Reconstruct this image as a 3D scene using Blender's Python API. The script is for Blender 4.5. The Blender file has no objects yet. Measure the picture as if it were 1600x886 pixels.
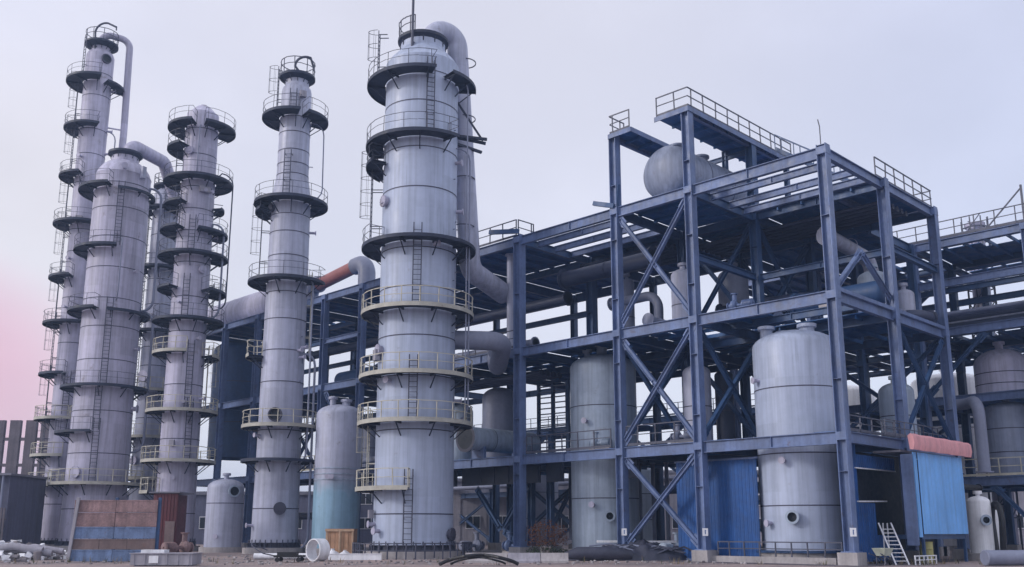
import bpy, math, random
from mathutils import Vector, Matrix
random.seed(7)
K = math.sqrt(0.5)
R_ = math.radians
scene = bpy.context.scene
COL = scene.collection

# ---------------------------------------------------------------- places
# W: metres ahead of / to the right of the photographer.  S: metres along the two axes of the steel frame.
def W(d, r, z=0.0): return Vector(((d + r) * K, (d - r) * K, z))
def S(u, v, z=0.0): return Vector((44.69 + v, 21.78 + u, z))

# ---------------------------------------------------------------- mesh builder
class MB:
    def __init__(self):
        self.v = []; self.f = []; self.m = []; self.s = []
    def add(self, vs, fs, mi=0, smooth=False):
        o = len(self.v)
        self.v += [Vector(p) for p in vs]
        for f in fs:
            self.f.append([i + o for i in f]); self.m.append(mi); self.s.append(smooth)
    def obox(self, c, ax, ay, az, mi=0):
        c = Vector(c); ax = Vector(ax); ay = Vector(ay); az = Vector(az)
        if ax.cross(ay).dot(az) < 0: ax = -ax
        vs = [c + ax*i + ay*j + az*k for k in (-1, 1) for j in (-1, 1) for i in (-1, 1)]
        self.add(vs, [(0,2,3,1),(4,5,7,6),(0,1,5,4),(2,6,7,3),(0,4,6,2),(1,3,7,5)], mi)
    def box(self, lo, hi, mi=0):
        lo = Vector(lo); hi = Vector(hi); c = (lo + hi) / 2; h = (hi - lo) / 2
        self.obox(c, (h.x,0,0), (0,h.y,0), (0,0,h.z), mi)
    def bar(self, p, q, w, h=None, up=(0,0,1), mi=0):
        p = Vector(p); q = Vector(q); h = h or w
        d = q - p; L = d.length
        if L < 1e-6: return
        d /= L; up = Vector(up)
        if abs(d.dot(up)) > 0.98: up = Vector((1,0,0))
        sd = d.cross(up).normalized(); u2 = sd.cross(d).normalized()
        self.obox((p + q) / 2, d * L / 2, sd * w / 2, u2 * h / 2, mi)
    def ibeam(self, p, q, w, h, up=(0,0,1), t=0.035, mi=0):
        p = Vector(p); q = Vector(q); d = q - p; L = d.length; d /= L; up = Vector(up)
        if abs(d.dot(up)) > 0.98: up = Vector((1,0,0))
        sd = d.cross(up).normalized(); u2 = sd.cross(d).normalized(); c = (p + q) / 2
        self.obox(c + u2 * (h/2 - t/2), d*L/2, sd*w/2, u2*t/2, mi)
        self.obox(c - u2 * (h/2 - t/2), d*L/2, sd*w/2, u2*t/2, mi)
        self.obox(c, d*L/2, sd*t/2, u2*(h/2 - t), mi)
        n = max(1, int(L / 3.6))
        for i in range(n + 1):                      # web stiffeners
            e = c + d * (-L/2 + 0.05 + (L - 0.1) * i / n + (random.uniform(-.5, .5) if 0 < i < n else 0))
            self.obox(e, d*0.012, sd*(w/2 - 0.02), u2*(h/2 - t), mi)
    def tube(self, path, r, segs=10, mi=0, cap=True, radii=None):
        pts = [Vector(p) for p in path]
        rings = []; prev = None
        for i, p in enumerate(pts):
            if i == 0: t = pts[1] - pts[0]
            elif i == len(pts) - 1: t = pts[-1] - pts[-2]
            else: t = (pts[i+1] - p).normalized() + (p - pts[i-1]).normalized()
            t.normalize()
            if prev is None:
                a = Vector((0,0,1)) if abs(t.z) < 0.9 else Vector((1,0,0))
                n = t.cross(a).normalized()
            else:
                n = prev - t * prev.dot(t)
                n.normalize()
            prev = n; b = t.cross(n)
            rr = radii[i] if radii else r
            rings.append([p + (n * math.cos(2*math.pi*k/segs) + b * math.sin(2*math.pi*k/segs)) * rr for k in range(segs)])
        vs = [p for ring in rings for p in ring]; fs = []
        for i in range(len(rings) - 1):
            for k in range(segs):
                k2 = (k + 1) % segs
                fs.append((i*segs+k, i*segs+k2, (i+1)*segs+k2, (i+1)*segs+k))
        self.add(vs, fs, mi, segs > 5)
        if cap:
            self.add(rings[0], [tuple(range(segs - 1, -1, -1))], mi)
            self.add(rings[-1], [tuple(range(segs))], mi)
    def lathe(self, o, axis, prof, segs=32, mi=0, a0=0.0):
        """prof: (distance along axis, radius, material of the band that starts here)"""
        o = Vector(o); ax = Vector(axis).normalized()
        a = Vector((1,0,0)) if abs(ax.z) > 0.9 else Vector((0,0,1))
        n = (a - ax * a.dot(ax)).normalized(); b = ax.cross(n)
        vs = []
        for pr in prof:
            for k in range(segs):
                th = a0 + 2*math.pi*k/segs
                vs.append(o + ax*pr[0] + (n*math.cos(th) + b*math.sin(th)) * max(pr[1], 1e-4))
        base = len(self.v); self.v += vs
        for i in range(len(prof) - 1):
            m = prof[i][2] if len(prof[i]) > 2 else mi
            for k in range(segs):
                k2 = (k + 1) % segs
                self.f.append([base+i*segs+k, base+i*segs+k2, base+(i+1)*segs+k2, base+(i+1)*segs+k]); self.m.append(m); self.s.append(True)
    def arc(self, c, r0, r1, a0, a1, z0, z1, mi=0, mis=None, n=None):
        """annular slab; mis = material of the rim"""
        n = n or max(4, int(abs(a1 - a0) / R_(7))); full = abs(a1 - a0) > 2*math.pi - 1e-3
        mis = mi if mis is None else mis
        vs = []
        for i in range(n + 1):
            a = a0 + (a1 - a0) * i / n; ca, sa = math.cos(a), math.sin(a)
            for (r, z) in ((r0,z0),(r1,z0),(r1,z1),(r0,z1)):
                vs.append((c[0] + r*ca, c[1] + r*sa, z))
        base = len(self.v); self.v += [Vector(p) for p in vs]
        for i in range(n):
            q = base + i*4
            for j in range(4):
                j2 = (j + 1) % 4
                self.f.append([q+j, q+4+j, q+4+j2, q+j2]); self.m.append(mis if j == 1 else mi); self.s.append(False)
        if not full:
            self.f.append([base, base+1, base+2, base+3]); self.m.append(mi); self.s.append(False)
            q = base + n*4
            self.f.append([q+3, q+2, q+1, q]); self.m.append(mi); self.s.append(False)
    def build(self, name, mats, parent=None, loc=None, angle=35):
        if not isinstance(mats, (list, tuple)): mats = [mats]
        off = Vector(ROOT[parent]) if parent is not None else Vector(loc if loc is not None else (0,0,0))
        me = bpy.data.meshes.new(name)
        me.from_pydata([tuple(p - off) for p in self.v], [], self.f)
        for m in mats: me.materials.append(m)
        me.polygons.foreach_set('material_index', self.m)
        me.polygons.foreach_set('use_smooth', self.s)
        me.update()
        me.set_sharp_from_angle(angle=R_(angle))
        o = bpy.data.objects.new(name, me); COL.objects.link(o)
        if parent is not None:
            o.parent = parent
            ROOT[o] = off
        else:
            o.location = off; ROOT[o] = off
        return o
ROOT = {}

def tag(o, label=None, cat=None, group=None, kind=None):
    if label: o['label'] = label
    if cat: o['category'] = cat
    if group: o['group'] = group
    if kind or cat: o['kind'] = kind or 'thing'
    return o
def thing(name, loc, label, cat, group=None):
    o = bpy.data.objects.new(name, None); COL.objects.link(o)
    o.empty_display_size = 0.3; o.location = loc; ROOT[o] = Vector(loc)
    return tag(o, label, cat, group)
def copy_tree(o, parent=None):
    c = o.copy(); COL.objects.link(c)
    if parent is not None: c.parent = parent
    for ch in list(o.children): copy_tree(ch, c)
    return c
def fillet(pts, R, n=7):
    pts = [Vector(p) for p in pts]; out = [pts[0]]
    for i in range(1, len(pts) - 1):
        a = (pts[i-1] - pts[i]); b = (pts[i+1] - pts[i]); la, lb = a.length, b.length
        a.normalize(); b.normalize(); ang = a.angle(b)
        if ang > math.pi - 0.02: out.append(pts[i]); continue
        t = min(R / math.tan(ang/2), la*0.49 if i > 1 else la*0.98, lb*0.49 if i < len(pts)-2 else lb*0.98)
        rr = t * math.tan(ang/2)
        c = pts[i] + (a + b).normalized() * (rr / math.sin(ang/2))
        s, e = pts[i] + a*t - c, pts[i] + b*t - c
        for k in range(n + 1):
            out.append(c + s.slerp(e, k / n) if s.angle(e) > 1e-3 else c + s)
    out.append(pts[-1]); return out

# ---------------------------------------------------------------- materials
def mat(name, col, rough=0.55, var=0.18, scale=0.6, streak=0.0, rust=0.0, rustcol=(0.16,0.075,0.045), metal=0.0,
        panel=None, bump=0.0, corr=None, spec=0.4):
    m = bpy.data.materials.new(name); m.use_nodes = True
    nt = m.node_tree; N = nt.nodes; L = nt.links
    bs = N['Principled BSDF']
    bs.inputs['Roughness'].default_value = rough
    bs.inputs['Metallic'].default_value = metal
    bs.inputs['Specular IOR Level'].default_value = spec
    tc = N.new('ShaderNodeTexCoord'); oi = N.new('ShaderNodeObjectInfo')
    ad = N.new('ShaderNodeVectorMath'); ad.operation = 'ADD'
    L.new(tc.outputs['Object'], ad.inputs[0]); L.new(oi.outputs['Random'], ad.inputs[1])
    co = ad.outputs[0]
    def noise(sc, det=5, vec=co, ro=0.6):
        n = N.new('ShaderNodeTexNoise'); n.inputs['Scale'].default_value = sc
        n.inputs['Detail'].default_value = det; n.inputs['Roughness'].default_value = ro
        L.new(vec, n.inputs['Vector']); return n.outputs['Fac']
    def mr(src, a, b, c, d):
        n = N.new('ShaderNodeMapRange'); n.inputs[1].default_value = a; n.inputs[2].default_value = b
        n.inputs[3].default_value = c; n.inputs[4].default_value = d
        L.new(src, n.inputs[0]); return n.outputs[0]
    def mul(a, b):
        n = N.new('ShaderNodeMath'); n.operation = 'MULTIPLY'
        L.new(a, n.inputs[0])
        if isinstance(b, float): n.inputs[1].default_value = b
        else: L.new(b, n.inputs[1])
        return n.outputs[0]
    fac = mr(noise(scale, 6), 0.3, 0.7, 1 - var, 1 + var)
    fac = mul(fac, mr(noise(scale * 9, 4), 0.3, 0.7, 1 - var*0.45, 1 + var*0.45))
    if streak:
        mp = N.new('ShaderNodeMapping'); mp.inputs['Scale'].default_value = (2.6, 2.6, 0.1)
        L.new(co, mp.inputs['Vector'])
        fac = mul(fac, mr(noise(1.3, 5, mp.outputs[0]), 0.42, 0.72, 1 + streak*0.25, 1 - streak))
        mp2 = N.new('ShaderNodeMapping'); mp2.inputs['Scale'].default_value = (9, 9, 0.22); L.new(co, mp2.inputs['Vector'])
        drip = mr(noise(1.0, 3, mp2.outputs[0]), 0.58, 0.70, 0, streak * 0.9); patch = mr(noise(0.33, 3), 0.46, 0.62, 0, 1)
        dm = mul(drip, patch); sb = N.new('ShaderNodeMath'); sb.operation = 'SUBTRACT'; sb.inputs[0].default_value = 1.0; L.new(dm, sb.inputs[1])
        fac = mul(fac, sb.outputs[0])
    if panel:
        sx = N.new('ShaderNodeSeparateXYZ'); L.new(tc.outputs['Object'], sx.inputs[0])
        at = N.new('ShaderNodeMath'); at.operation = 'ARCTAN2'
        L.new(sx.outputs[1], at.inputs[0]); L.new(sx.outputs[0], at.inputs[1])
        cb = N.new('ShaderNodeCombineXYZ')
        def fl(src, k):
            n = N.new('ShaderNodeMath'); n.operation = 'MULTIPLY'; n.inputs[1].default_value = k; L.new(src, n.inputs[0])
            f = N.new('ShaderNodeMath'); f.operation = 'FLOOR'; L.new(n.outputs[0], f.inputs[0]); return f.outputs[0]
        L.new(fl(at.outputs[0], panel[0]), cb.inputs[0]); L.new(fl(sx.outputs[2], 1 / panel[1]), cb.inputs[1])
        wn = N.new('ShaderNodeTexWhiteNoise'); wn.noise_dimensions = '2D'; L.new(cb.outputs[0], wn.inputs['Vector'])
        fac = mul(fac, mr(wn.outputs['Value'], 0, 1, 1 - panel[2], 1 + panel[2]))
    base = N.new('ShaderNodeMix'); base.data_type = 'RGBA'; base.blend_type = 'MULTIPLY'
    base.inputs['Factor'].default_value = 1; base.inputs['A'].default_value = (*col, 1)
    L.new(fac, base.inputs['B']); out = base.outputs['Result']
    if rust:
        rm = N.new('ShaderNodeMix'); rm.data_type = 'RGBA'
        L.new(mr(noise(scale * 2.3, 8, ro=0.7), 0.68 - rust*0.25, 0.78 - rust*0.2, 0, 0.85), rm.inputs['Factor'])
        L.new(out, rm.inputs['A']); rm.inputs['B'].default_value = (*rustcol, 1); out = rm.outputs['Result']
    L.new(out, bs.inputs['Base Color'])
    L.new(mr(noise(scale * 4, 4), 0.3, 0.7, max(0.05, rough - 0.12), min(1, rough + 0.12)), bs.inputs['Roughness'])
    if bump or corr:
        bp = N.new('ShaderNodeBump'); bp.inputs['Distance'].default_value = 0.03
        bp.inputs['Strength'].default_value = bump or 0.6
        L.new(noise(scale * 5, 5), bp.inputs['Height'])
        L.new(bp.outputs[0], bs.inputs['Normal'])
    return m

M = {}
M['clad']   = mat('pale_cladding', (0.365,0.385,0.50), 0.5, 0.14, 0.25, 0.26, 0.26, (0.19,0.165,0.17), panel=(1.27,1.5,0.085), bump=0.06)
M['clad2']  = mat('dull_cladding', (0.40,0.39,0.51), 0.55, 0.16, 0.22, 0.3, 0.3, (0.16,0.13,0.13), panel=(1.27,1.5,0.1), bump=0.08)
M['clad3']  = mat('cool_cladding', (0.37,0.425,0.565), 0.48, 0.11, 0.2, 0.22, 0.16, (0.22,0.19,0.20), panel=(1.27,1.2,0.06), bump=0.05)
M['vessel'] = mat('vessel_paint', (0.32,0.385,0.49), 0.5, 0.14, 0.3, 0.28, 0.22, (0.2,0.17,0.16), bump=0.05)
M['vesteal']= mat('teal_vessel_paint', (0.17,0.36,0.45), 0.5, 0.12, 0.3, 0.25, 0.1, (0.2,0.2,0.2), bump=0.05)
M['drum']   = mat('slate_vessel_paint', (0.215,0.25,0.35), 0.5, 0.16, 0.3, 0.3, 0.25, (0.13,0.10,0.10), bump=0.05)
M['white']  = mat('white_paint', (0.74,0.75,0.8), 0.5, 0.10, 0.6, 0.2, 0.12)
M['seam']   = mat('seam_dark', (0.055,0.055,0.085), 0.6, 0.2)
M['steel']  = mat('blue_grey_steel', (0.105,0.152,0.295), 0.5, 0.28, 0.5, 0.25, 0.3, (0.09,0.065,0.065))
M['steel2'] = mat('dark_and_shaded_steel', (0.032,0.075,0.18), 0.5, 0.25, 0.4, 0.1, 0.12, (0.06,0.05,0.06))  # inner members' shade put into a darker steel colour; also plain dark equipment
M['deck']   = mat('shade_navy_deck_plate', (0.018,0.095,0.27), 0.55, 0.3, 0.5, 0, 0.2, (0.05,0.045,0.06))  # navy holds the blue veil of shade under the decks as colour
M['plat']   = mat('platform_plate', (0.02,0.027,0.055), 0.6, 0.3, 0.7, 0, 0.25, (0.07,0.05,0.045))
M['rimc']   = mat('cream_rim', (0.38,0.37,0.33), 0.55, 0.2, 1.2, 0, 0.25)
M['railc']  = mat('cream_rail', (0.46,0.44,0.37), 0.5, 0.15, 1.5, 0, 0.15)
M['raild']  = mat('grey_rail', (0.06,0.065,0.10), 0.5, 0.2, 1.5, 0, 0.15)
M['pipe']   = mat('grey_pipe', (0.20,0.22,0.31), 0.5, 0.15, 0.5, 0.1, 0.12)
M['piped']  = mat('dark_pipe', (0.035,0.045,0.09), 0.5, 0.2, 0.8, 0, 0.15)
M['pinkp']  = mat('red_brown_pipe', (0.33,0.13,0.13), 0.55, 0.15, 0.8, 0.1, 0.15)
M['black']  = mat('black_rubber', (0.018,0.018,0.022), 0.5, 0.3, 1.5)
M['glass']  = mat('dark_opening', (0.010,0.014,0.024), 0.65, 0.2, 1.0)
M['blue']   = mat('blue_sheet', (0.010,0.075,0.27), 0.5, 0.3, 0.5, 0.25, 0.08, (0.05,0.08,0.16))
M['tarp']   = mat('pale_blue_sheet', (0.165,0.41,0.82), 0.55, 0.12, 0.5, 0.2, 0.0, bump=0.2)
M['pink']   = mat('pink_edge', (0.66,0.31,0.335), 0.6, 0.12, 0.8, 0.2)
M['red']    = mat('red_paint', (0.105,0.027,0.034), 0.55, 0.2, 0.8, 0.3, 0.2)
M['wood']   = mat('crate_wood', (0.42,0.245,0.15), 0.75, 0.2, 2.0, 0.2)
M['woodp']  = mat('crate_wood_pale', (0.5,0.34,0.23), 0.75, 0.2, 2.0, 0.2)
M['brick']  = mat('rust_board', (0.23,0.15,0.155), 0.75, 0.4, 1.3, 0.3, 0.45, (0.12,0.085,0.09))
M['bandbl'] = mat('blue_board', (0.12,0.175,0.31), 0.7, 0.35, 1.3, 0.35, 0.4, (0.12,0.11,0.14))
M['bandbr'] = mat('brown_board', (0.16,0.115,0.115), 0.7, 0.25, 0.9, 0.2, 0.3)
M['conc']   = mat('concrete', (0.34,0.32,0.33), 0.8, 0.2, 0.8, 0.2, 0.15, (0.2,0.18,0.17), bump=0.3)
M['concd']  = mat('dark_concrete', (0.125,0.11,0.13), 0.8, 0.25, 0.6, 0.25, 0.2, (0.06,0.05,0.06), bump=0.3)
M['concm']  = mat('weathered_concrete', (0.165,0.15,0.165), 0.8, 0.22, 0.6, 0.3, 0.2, (0.09,0.08,0.085), bump=0.3)
M['tarpd']  = mat('dark_tarpaulin', (0.045,0.048,0.075), 0.55, 0.35, 1.2, 0, 0.2, (0.1,0.09,0.1), bump=0.4)
M['palegreen'] = mat('pale_green_paint', (0.42,0.45,0.38), 0.6, 0.2, 2.0, 0.1, 0.2)
M['yellow'] = mat('yellow_green_paint', (0.33,0.31,0.12), 0.6, 0.2, 2.0, 0.1, 0.2)
M['leafb']  = mat('autumn_leaf', (0.17,0.065,0.025), 0.7, 0.5, 3.0)
M['leafg']  = mat('green_leaf', (0.05,0.075,0.035), 0.7, 0.5, 3.0)
M['drygrass'] = mat('dry_grass', (0.21,0.16,0.09), 0.8, 0.3, 3.0)
M['roof']   = mat('roof_sheet', (0.15,0.15,0.19), 0.6, 0.2, 0.6, 0.1)
M['wall']   = mat('grey_wall', (0.30,0.29,0.34), 0.75, 0.18, 0.4, 0.25, 0.12, (0.18,0.16,0.17))
M['wall2']  = mat('slate_wall', (0.10,0.105,0.165), 0.7, 0.2, 0.4, 0.3, 0.12, (0.06,0.05,0.07))

def two_tone():
    m = M['clad'].copy(); m.name = 'two_tone_vessel_paint'; nt = m.node_tree; N = nt.nodes; L = nt.links
    bs = N['Principled BSDF']; src = bs.inputs['Base Color'].links[0].from_socket
    tc = N.new('ShaderNodeTexCoord'); sx = N.new('ShaderNodeSeparateXYZ'); L.new(tc.outputs['Object'], sx.inputs[0])
    n = N.new('ShaderNodeTexNoise'); n.inputs['Scale'].default_value = 1.1; n.inputs['Detail'].default_value = 7; L.new(tc.outputs['Object'], n.inputs['Vector'])
    ad = N.new('ShaderNodeMath'); ad.operation = 'MULTIPLY_ADD'; L.new(n.outputs['Fac'], ad.inputs[0]); ad.inputs[1].default_value = 2.2; L.new(sx.outputs[2], ad.inputs[2])
    r = N.new('ShaderNodeMapRange'); L.new(ad.outputs[0], r.inputs[0])
    for i, v in enumerate((5.2, 6.7, 1.0, 0.0)): r.inputs[i + 1].default_value = v
    t = N.new('ShaderNodeMix'); t.data_type = 'RGBA'; t.blend_type = 'MULTIPLY'; t.inputs['Factor'].default_value = 1; L.new(src, t.inputs['A']); t.inputs['B'].default_value = (.62, .97, 1.0, 1)
    x = N.new('ShaderNodeMix'); x.data_type = 'RGBA'; L.new(r.outputs[0], x.inputs['Factor']); L.new(src, x.inputs['A']); L.new(t.outputs['Result'], x.inputs['B'])
    L.new(x.outputs['Result'], bs.inputs['Base Color']); return m
M['twotone'] = two_tone()
def ground_mat():
    m = bpy.data.materials.new('site_ground'); m.use_nodes = True
    nt = m.node_tree; N = nt.nodes; L = nt.links; bs = N['Principled BSDF']; bs.inputs['Roughness'].default_value = 0.85
    tc = N.new('ShaderNodeTexCoord')
    cols = []
    n1 = N.new('ShaderNodeTexNoise'); n1.inputs['Scale'].default_value = 0.22; n1.inputs['Detail'].default_value = 9; n1.inputs['Roughness'].default_value = 0.65
    n2 = N.new('ShaderNodeTexNoise'); n2.inputs['Scale'].default_value = 3.1; n2.inputs['Detail'].default_value = 8; n2.inputs['Roughness'].default_value = 0.7
    for n in (n1, n2): L.new(tc.outputs['Object'], n.inputs['Vector'])
    r1 = N.new('ShaderNodeValToRGB'); e = r1.color_ramp.elements
    e[0].position = 0.3; e[0].color = (0.17,0.15,0.16,1); e[1].position = 0.62; e[1].color = (0.40,0.31,0.29,1)
    x = e.new(0.48); x.color = (0.31,0.25,0.245,1)
    r2 = N.new('ShaderNodeValToRGB'); e = r2.color_ramp.elements
    e[0].position = 0.32; e[0].color = (0.55,0.55,0.57,1); e[1].position = 0.7; e[1].color = (1.2,1.18,1.15,1)
    L.new(n1.outputs['Fac'], r1.inputs[0]); L.new(n2.outputs['Fac'], r2.inputs[0])
    mx = N.new('ShaderNodeMix'); mx.data_type = 'RGBA'; mx.blend_type = 'MULTIPLY'; mx.inputs['Factor'].default_value = 1
    L.new(r1.outputs[0], mx.inputs['A']); L.new(r2.outputs[0], mx.inputs['B'])
    L.new(mx.outputs['Result'], bs.inputs['Base Color'])
    bp = N.new('ShaderNodeBump'); bp.inputs['Strength'].default_value = 0.5; bp.inputs['Distance'].default_value = 0.08
    L.new(n2.outputs['Fac'], bp.inputs['Height']); L.new(bp.outputs[0], bs.inputs['Normal'])
    return m
M['ground'] = ground_mat()

# ---------------------------------------------------------------- shared building blocks
def railing(mb, pts, h=1.1, post=1.3, mi=0, r=0.028, toe=True, closed=False):
    pts = [Vector(p) for p in pts]
    Z = Vector((0,0,1)); J = lambda: Vector((random.gauss(0,.012), random.gauss(0,.012), random.gauss(0,.008)))
    for i in range(len(pts) - 1):
        a, b = pts[i], pts[i+1]
        for hh, k in ((h, 1.0), (h*0.55, 0.8)):
            mb.bar(a + Z*hh + J(), b + Z*hh + J(), 2*r*k, mi=mi)
        if toe: mb.bar(a + Z*0.08, b + Z*0.08, 0.015, 0.15, mi=mi)
    acc = 0.0; mb.bar(pts[0], pts[0] + Z*(h + 0.02), 2*r, mi=mi)
    for i in range(len(pts) - 1):
        a, b = pts[i], pts[i+1]; L = (b - a).length
        t = post - acc
        while t < L - 1e-4:
            p = a.lerp(b, t / L); mb.bar(p, p + Z*h + J()*1.5, 2*r, mi=mi); t += post
        acc = L - (t - post)
    mb.bar(pts[-1], pts[-1] + Z*(h + 0.02), 2*r, mi=mi)

def ladder_mesh(p0, p1, out, wid=0.5, mi=0, rung=0.32):
    """p0 -> p1 along the ladder; out = direction the climber stands on"""
    mb = MB(); p0 = Vector(p0); p1 = Vector(p1); d = (p1 - p0); L = d.length; d /= L
    out = Vector(out).normalized(); sd = d.cross(out).normalized() * wid / 2
    for s in (-1, 1): mb.bar(p0 + sd*s, p1 + sd*s, 0.065, 0.05, up=out, mi=mi)
    n = int(L / rung)
    for i in range(1, n): mb.bar(p0 + d*(i*rung) - sd, p0 + d*(i*rung) + sd, 0.035, mi=mi)
    return mb
def cage_mesh(p0, p1, out, wid=0.72):
    mb = MB(); p0 = Vector(p0); p1 = Vector(p1); d = (p1 - p0); L = d.length; d /= L
    out = Vector(out).normalized(); sd = d.cross(out).normalized()
    def at(a): return sd * (math.cos(a) * wid/2) + out * (0.05 + math.sin(a) * 0.7)
    n = max(2, int(L / 0.9))
    for i in range(n + 1):
        t = L * i / n; ps = [p0 + d*t + at(math.pi * k / 8) for k in range(9)]
        for k in range(8): mb.bar(ps[k], ps[k+1], 0.05, 0.012, up=d)
    for k in (1, 3, 4, 5, 7): mb.bar(p0 + at(math.pi*k/8), p1 + at(math.pi*k/8), 0.035, 0.012, up=out)
    return mb
def head(z0, r, h, n=8, top=0.0):
    return [(z0 + h*math.sin(i/n*math.pi/2), max(top, r*math.cos(i/n*math.pi/2))) for i in range(n + 1)]
def vprof(r, z0, z1, hd=None, flat_bottom=True, seams=(), head_bottom=False, gap=0.06):
    """vertical vessel: shell from z0 to z1, elliptical head above, dark seam rings (material 1)"""
    hd = hd or r * 0.5; p = [(z0, r)]
    for s in seams:
        p += [(s - gap/2, r), (s - gap/2, r + 0.015, 1), (s + gap/2, r + 0.015, 0), (s + gap/2, r)]
    return p + head(z1, r, hd)
# ---------------------------------------------------------------- distillation columns
class Tower:
    def __init__(self, d, r, prof, label, clad, seams, headtop, foot=True, segs=40):
        self.P = W(d, r); self.a0 = math.atan2(-self.P.y, -self.P.x); self.prof = prof
        self.root = thing('distillation_column', self.P, label, 'column', 'distillation columns')
        mb = MB(); p = []
        zs = sorted(set([z for z, _ in prof]))
        ev = [(z, 0) for z in zs] + [(s, 1) for s in seams if zs[0] < s < zs[-1]]
        for z, k in sorted(ev):
            R = self.R(z)
            if k == 0:
                for zz, rr in prof:
                    if zz == z: p.append((z, rr))
            else: p += [(z - 0.035, R), (z - 0.035, R + 0.02, 1), (z + 0.035, R + 0.02), (z + 0.035, R)]
        p += headtop
        mb.lathe(self.P, (0,0,1), p, segs)
        self.shell = mb.build('shell', [clad, M['seam']], self.root)
        if foot:
            R0 = prof[0][1]; fb = MB()
            fb.lathe(self.P, (0,0,1), [(0.0, R0 + 0.55), (0.42, R0 + 0.55), (0.42, 0.1)], segs)
            fb.build('foundation', M['conc'], self.root)
            sk = MB(); sk.lathe(self.P, (0,0,1), [(0.42, R0 + 0.04), (0.42, R0 + 0.22), (0.47, R0 + 0.22), (0.47, R0 + 0.03), (0.75, R0+0.03), (0.75, R0 + 0.2), (0.79, R0 + 0.2), (0.79, R0+0.03)], segs)
            n = 28
            for i in range(n):
                a = 2*math.pi*i/n; c = self.P + Vector((math.cos(a), math.sin(a), 0)) * (R0 + 0.13)
                sk.bar(c + Vector((0,0,0.42)), c + Vector((0,0,1.0)), 0.05)
                e = Vector((-math.sin(a), math.cos(a), 0))
                b = self.P + Vector((math.cos(a + 0.06), math.sin(a + 0.06), 0)) * (R0 + 0.11); b.z = 0.61
                sk.obox(b, Vector((math.cos(a), math.sin(a), 0))*0.09, e*0.01, (0,0,0.14))
            sk.build('anchor_ring', M['raild'], self.root)
    def R(self, z):
        p = self.prof
        for i in range(len(p) - 1):
            if p[i][0] <= z <= p[i+1][0] and p[i+1][0] > p[i][0]:
                t = (z - p[i][0]) / (p[i+1][0] - p[i][0]); return p[i][1] + t*(p[i+1][1] - p[i][1])
        return p[-1][1] if z > p[-1][0] else p[0][1]
    def at(self, phi, rad, z):
        a = self.a0 + R_(phi); return self.P + Vector((math.cos(a)*rad, math.sin(a)*rad, z))
    def dirn(self, phi):
        a = self.a0 + R_(phi); return Vector((math.cos(a), math.sin(a), 0))
    def platform(self, z, p0, p1, wid, cream=False, rail=True, gap=0.07, h=1.1, rr=None, ends=False):
        R = self.R(z); mb = MB(); a0, a1 = self.a0 + R_(p0), self.a0 + R_(p1)
        mb.arc(self.P, R + gap, R + wid, a0, a1, z - 0.04, z, 0)
        mb.arc(self.P, R + wid - 0.012, R + wid + 0.012, a0, a1, z - 0.15, z + (0.11 if cream else 0.07), 1)
        nb = max(2, int((p1 - p0) / 40))
        for i in range(nb + 1):
            a = p0 + (p1 - p0) * (i + 0.15) / (nb + 0.3); u = self.dirn(a); t = Vector((-u.y, u.x, 0))
            c0 = self.P + u*(R + 0.015); c1 = self.P + u*(R + wid - 0.03)
            mb.bar(c0 + Vector((0,0,z-0.11)), c1 + Vector((0,0,z-0.11)), 0.08, 0.13)
            mb.bar(c0 + Vector((0,0,z-0.2-0.6*wid)), c0.lerp(c1, 0.75) + Vector((0,0,z-0.17)), 0.06, 0.06)
        o = mb.build('platform', [M['plat'], M['rimc'] if cream else M['plat']], self.root)
        if rail:
            q0, q1 = rr or (p0, p1); rb = MB(); n = max(3, int((q1 - q0) / 9))
            pts = [self.at(q0 + (q1 - q0)*i/n, R + wid - 0.04, z) for i in range(n + 1)]
            if p1 - p0 < 355 or ends: pts = [self.at(q0, R + 0.15, z)] + pts + [self.at(q1, R + 0.15, z)]
            railing(rb, pts, h, 1.15 if cream else 1.5, r=0.024 if cream else 0.015, toe=False)
            rb.build('railing', M['railc'] if cream else M['raild'], o)
        return o
    def ladder(self, phi, z0, z1, cage=False, off=0.22, cream=False, m=None):
        Rm = max(self.R(z0), self.R(z1)); u = self.dirn(phi)
        p0, p1 = self.at(phi, Rm + off, z0), self.at(phi, Rm + off, z1)
        mb = ladder_mesh(p0, p1, u, 0.5)
        sd = Vector((-u.y, u.x, 0))
        for k in range(1, int((z1 - z0) / 2.5) + 2):
            zz = z0 + min(z1 - z0 - 0.3, k*2.5 - 1)
            for s in (-.25, .25):
                b = self.at(phi, self.R(zz), zz) + sd*s; mb.bar(b, self.at(phi, Rm + off, zz) + sd*s, 0.05)
        mm = M['railc'] if cream else (m or M['raild'])
        o = mb.build('ladder', mm, self.root)
        if cage and z1 - z0 > 3:
            cage_mesh(self.at(phi, Rm + off, z0 + 2.2), p1, u).build('ladder_cage', mm, o)
    def manhole(self, phi, z, rad=0.32, dark=False):
        u = self.dirn(phi); R = self.R(z); mb = MB(); c = self.at(phi, R - 0.05, z)
        mb.lathe(c, u, [(0, rad), (0.22, rad), (0.22, rad + 0.09), (0.27, rad + 0.09), (0.275, rad + 0.09), (0.33, rad + 0.09), (0.33, 0.001)], 20)
        for i in range(12):
            a = 2*math.pi*i/12; t = Vector((-u.y, u.x, 0))
            b = c + (t*math.cos(a) + Vector((0,0,1))*math.sin(a))*(rad + 0.05)
            mb.bar(b + u*0.2, b + u*0.37, 0.035)
        mb.bar(c + u*0.34 - Vector((0,0,rad*0.5)), c + u*0.4 - Vector((0,0,rad*0.5)), 0.3, 0.03)
        mb.build('manhole', M['seam'] if dark else M['clad2'], self.root)
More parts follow.
